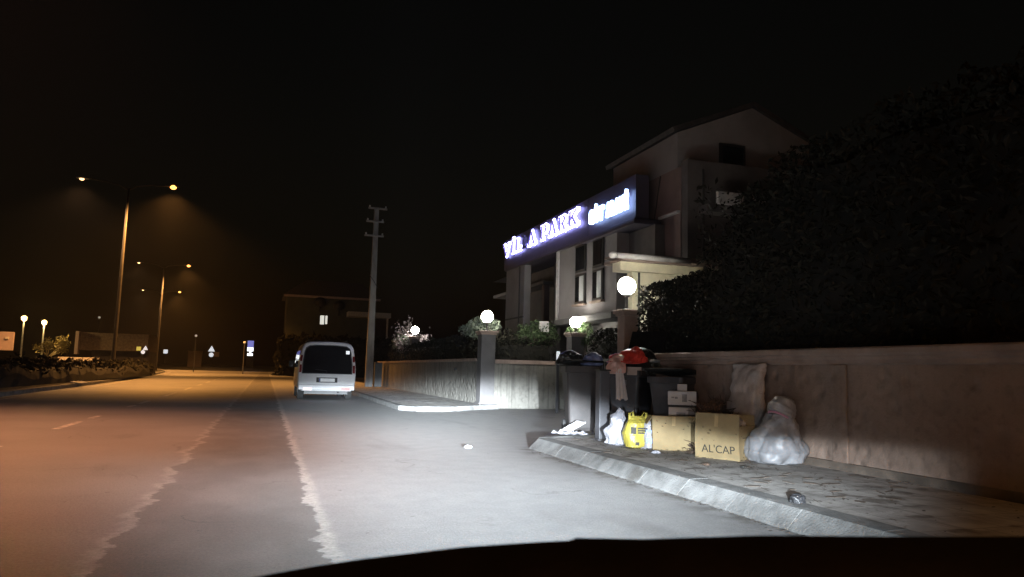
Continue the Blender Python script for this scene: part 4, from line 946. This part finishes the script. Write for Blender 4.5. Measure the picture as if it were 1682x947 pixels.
# hanging rag
b = MB(); rows = []
for i in range(15):
    u = i/14; z = 1.32 - .56*u; wd = .055 + .05*u
    rows.append([Vector((5.3 + (j/10-.5)*2*wd + .05*u, 10.66 - .02*math.sin(j*1.9 + u*2) - .015*u - (0 if i > 1 else -.06), z + .015*math.sin(j*1.3)*u)) for j in range(11)])
b.loft(rows, False, False); o = b.build('rag', 'cloth', loc=(5.3, 10.66, 1.32), smooth=True); md = o.modifiers.new('s', 'SOLIDIFY'); md.thickness = .008; tag(o, 'pale rag hanging down from the open bin rim', 'rag')
# garden cuttings between boxes and wall
b = MB(); rr = random.Random(12)
for k in range(900):
    u = rr.random(); cx_, cy_ = 5.75 + rr.gauss(0, .14), 8.7 + rr.gauss(0, .38); hh = .74*math.exp(-((cx_-5.78)**2/.05 + (cy_-8.7)**2/.3))
    p = Vector((min(6.12, cx_), cy_, Z0 + rr.random()*hh)); d = Vector((rr.gauss(0, 1), rr.gauss(0, 1), rr.gauss(.2, .5))).normalized()*rr.uniform(.1, .3)
    q_ = p + d; q_.x = min(q_.x, 6.14); b.tube([p, p.lerp(q_, .5) + Vector((0, 0, .02)), q_], [.006, .005, .003], 4, False)
pts = []
for k in range(2200):
    cx_, cy_ = 5.76 + rr.gauss(0, .14), 8.7 + rr.gauss(0, .38); hh = .7*math.exp(-((cx_-5.78)**2/.05 + (cy_-8.7)**2/.3)); pts.append(Vector((min(6.1, cx_), cy_, Z0 + hh*rr.random()**.5)))
leaf_cloud(b, pts, .035)
tag(b.build('garden_cuttings', 'twig', fix=False), 'brown heap of dry twigs and leaves between boxes and wall', 'cuttings', kind='stuff')
# debris on pavement and gutter
b = MB(); pts = []
for k in range(700):
    y = rr.uniform(2, 11.2); x = rr.choice((rr.gauss(5.0, .5), rr.gauss(4.3, .25), rr.gauss(6.0, .12))); 
    if x > 6.15 or x < 4.2: continue
    pts.append(Vector((x, y, Z0+.012)))
for k in range(420):
    pts.append(Vector((5.0 + rr.gauss(0, .35), rr.gauss(8.6, 1.1), Z0 + .015)))
for k in range(500): pts.append(Vector((3.84 - abs(rr.gauss(0, .06)), rr.uniform(2, 10.6), .012)))
for p_ in pts:
    s_ = rr.uniform(.006, .022); a_ = rr.uniform(0, 6.28); u_ = Vector((math.cos(a_), math.sin(a_), rr.uniform(-.25, .25)))*s_; v_ = Vector((-math.sin(a_), math.cos(a_), rr.uniform(-.2, .4)))*s_*.5
    b.v += [p_-u_, p_+v_, p_+u_, p_-v_]; k_ = len(b.v); b.f.append((k_-4, k_-3, k_-2, k_-1))
for k in range(130):
    p_ = Vector((rr.gauss(4.9, .45), rr.uniform(5, 10.6), Z0+.014)); 
    if not 4.2 < p_.x < 6.1: continue
    a_ = rr.uniform(0, 6.28); b.tube([p_, p_ + Vector((math.cos(a_), math.sin(a_), .05))*rr.uniform(.05, .16)], .0028, 4, False)
tag(b.build('leaf_litter', 'dirt', fix=False), 'scattered dry leaves and twigs over pavement and gutter', 'leaf litter', kind='stuff')
p = gz(768, 736)
o = bag('paper_ball', 'small crumpled white paper lying alone on the road', [(.004, p.x, p.y, .03, .025), (.01, p.x, p.y, .045, .035), (.035, p.x, p.y, .035, .03), (.05, p.x, p.y, .01, .01)], 'wsheet' if False else 'lbag', .03, 20., 5., 'litter')
p = gz(1308, 826, .15)
o = bag('stone', 'dark lump of rubble sitting on the near kerb edge', [(Z0-.01, p.x, p.y, .04, .04), (Z0, p.x, p.y, .06, .07), (Z0+.05, p.x, p.y, .045, .05), (Z0+.07, p.x, p.y, .01, .01)], 'black', .03, 14., 15., 'stone')

# ------------------------------------------------------------------ own car: dashboard lip, bonnet and headlights
car = empty('car', (0, .6, 0)); tag(car, 'dark car dashboard edge with a wiper streak across the bottom of the view', 'car')
CA = R(-9)
lip = [gz(1, 1)]*0
lipx = [(330, 966), (420, 947), (520, 929), (600, 917), (760, 898), (880, 890), (935, 887.5), (947, 883), (1060, 885), (1250, 879), (1460, 881), (1682, 881), (1900, 878)]
L0 = [Vector((0, 0, HC)) + at_ray(*q)*.72 for q in lipx]
back = Vector((math.sin(R(12)), math.cos(R(12)), 0))
rows = []
for dd, dz in ((-.3, -.4), (-.16, -.16), (-.05, -.035), (0, 0), (.06, -.02), (.25, -.11), (.4, -.24)):
    rows.append([p_ + back*dd + Vector((0, 0, dz)) for p_ in L0])
b = MB(); b.loft(rows, False, False); o = b.build('dashboard', 'dash', car, smooth=True)
CT = Matrix.Translation((.66, 0, 0)) @ Matrix.Rotation(CA, 4, 'Z')
b = MB(); rows = []
for y, z, hw in ((.75, .82, .66), (1.0, .8, .68), (1.2, .77, .68), (1.38, .7, .64), (1.44, .6, .62), (1.46, .4, .62), (1.42, .25, .62)):
    rows.append([CT @ Vector((hw*u, y - .18*u*u, z - .05*u*u)) for u in (-1, -.8, -.4, 0, .4, .8, 1)])
b.loft(rows, False, False).build('bonnet', 'carpaint', car, smooth=True)
for s in (-1, 1):
    b = MB(); b.loft([[CT @ Vector((s*x, y, z)) for x, z in ((.7, .72), (.78, .66), (.8, .4), (.8, .3), (.68, .3))] for y in (.5, .9, 1.2, 1.34)]); b.build('fender', 'carpaint', car)
    hb = CT @ Vector((s*.62, 1.38, .68))
    b = MB(); b.lathe([(.01, -.02), (.08, 0), (.09, .02), (.09, .06)], (0, 0, 0), 16); RM = Matrix.Translation(hb) @ Matrix.Rotation(R(90), 4, 'X'); b.v = [RM @ v for v in b.v]
    hl = b.build('headlight', 'lens', car, smooth=True)
q0_, q1_ = [Vector((0, 0, HC)) + at_ray(*q)*.75 for q in ((1478, 922), (1545, 884))]
MB().tube([q0_ + Vector((0, 0, -.006)), q0_.lerp(q1_, .5), q1_], .0025, 6).build('wiper', mat('worn wiper rubber', (.1, .08, .08), .6, .2, 9), car)
HEAD_W = 470000.
for s in (-1, 1):
    L = bpy.data.lights.new('headlight_beam', 'SPOT'); L.energy = HEAD_W; L.spot_size = R(150); L.spot_blend = .25; L.shadow_soft_size = .05; L.color = (.82, .92, 1.)
    L.use_nodes = True; t = NT(L.node_tree); em = [n for n in t.n if n.type == 'EMISSION'][0]
    tc = t.new('ShaderNodeTexCoord'); sp = t.new('ShaderNodeSeparateXYZ'); t.l.new(tc.outputs['Normal'], sp.inputs[0])
    zz = t.m('MAXIMUM', t.m('ABSOLUTE', sp.outputs[2]), .05)
    u = t.m('DIVIDE', sp.outputs[0], zz); v = t.m('DIVIDE', sp.outputs[1], zz)
    up1 = t.m('MINIMUM', t.m('MAXIMUM', t.m('MULTIPLY', t.m('ADD', u, .03), .2), 0.), .022)
    dn1 = t.m('MINIMUM', t.m('MAXIMUM', t.m('MULTIPLY', t.m('SUBTRACT', u, .16), .2), 0.), .05)
    v0 = t.m('ADD', t.m('SUBTRACT', up1, dn1), -.006)
    rel = t.m('SUBTRACT', v, v0)
    cut = t.m('ADD', t.sm(rel, -.06, .006, .97, 0.), t.sm(rel, -.02, .03, .03, .004))
    below = t.m('MAXIMUM', t.m('MULTIPLY', v, -1.), 0.)
    vf = t.m('DIVIDE', 1., t.m('ADD', 1., t.m('POWER', t.m('DIVIDE', below, .045), 3.)))
    hfR = t.sm(u, .5, .92, 1., .0); hfL = t.sm(u, -.8, -.15, .03, 1.)
    gau = lambda c_, w_: t.m('POWER', 2.718, t.m('MULTIPLY', t.m('POWER', t.m('DIVIDE', t.m('ADD', u, c_), w_), 2.), -1.))
    nar = t.m('MULTIPLY_ADD', gau(-.0, .122), .82, .05); wid = t.m('MULTIPLY_ADD', gau(0., .5), .62, .16)
    mixf = t.sm(below, .07, .13)
    core = t.m('ADD', t.m('MULTIPLY', nar, t.m('SUBTRACT', 1., mixf)), t.m('MULTIPLY', wid, mixf))
    st = t.m('MULTIPLY', t.m('MULTIPLY', t.m('MULTIPLY', cut, vf), t.m('MULTIPLY', hfR, hfL)), core)
    t.l.new(st, em.inputs['Strength'])
    lo = bpy.data.objects.new('headlight_beam', L); C.objects.link(lo); lo.parent = car
    hp_ = CT @ Vector((s*.62, 1.47, .7)); lo.location = hp_ - WL[car.name]; lo.rotation_euler = (R(90), 0, CA)

HAZE = 0.00026
if HAZE:
    hz = MB().box(-70, 60, -40, 260, -1.05, 17.5).build('haze', 'core', loc=(0, 100, 5))
    hm = bpy.data.materials.new('night haze'); hm.use_nodes = True; t = NT(hm.node_tree); t.n.remove(t.n['Principled BSDF'])
    pv = t.new('ShaderNodeVolumePrincipled'); pv.inputs['Density'].default_value = HAZE; pv.inputs['Color'].default_value = (.85, .85, .9, 1); pv.inputs['Anisotropy'].default_value = .55
    t.l.new(pv.outputs[0], t.n['Material Output'].inputs['Volume'])
    hz.data.materials.clear(); hz.data.materials.append(hm); hz['kind'] = 'stuff'; hz['label'] = 'thin night haze in the air over the road'
# ------------------------------------------------------------------ render settings
S.render.engine = 'CYCLES'
S.view_settings.view_transform = 'Standard'; S.view_settings.look = 'None'; S.view_settings.gamma = 1; S.view_settings.use_curve_mapping = False
S.view_settings.exposure = 0
S.cycles.use_light_tree = True; S.cycles.max_bounces = 5; S.cycles.diffuse_bounces = 3; S.cycles.glossy_bounces = 2
S.cycles.sample_clamp_indirect = 3.; S.cycles.use_denoising = True
bpy.context.view_layer.update()
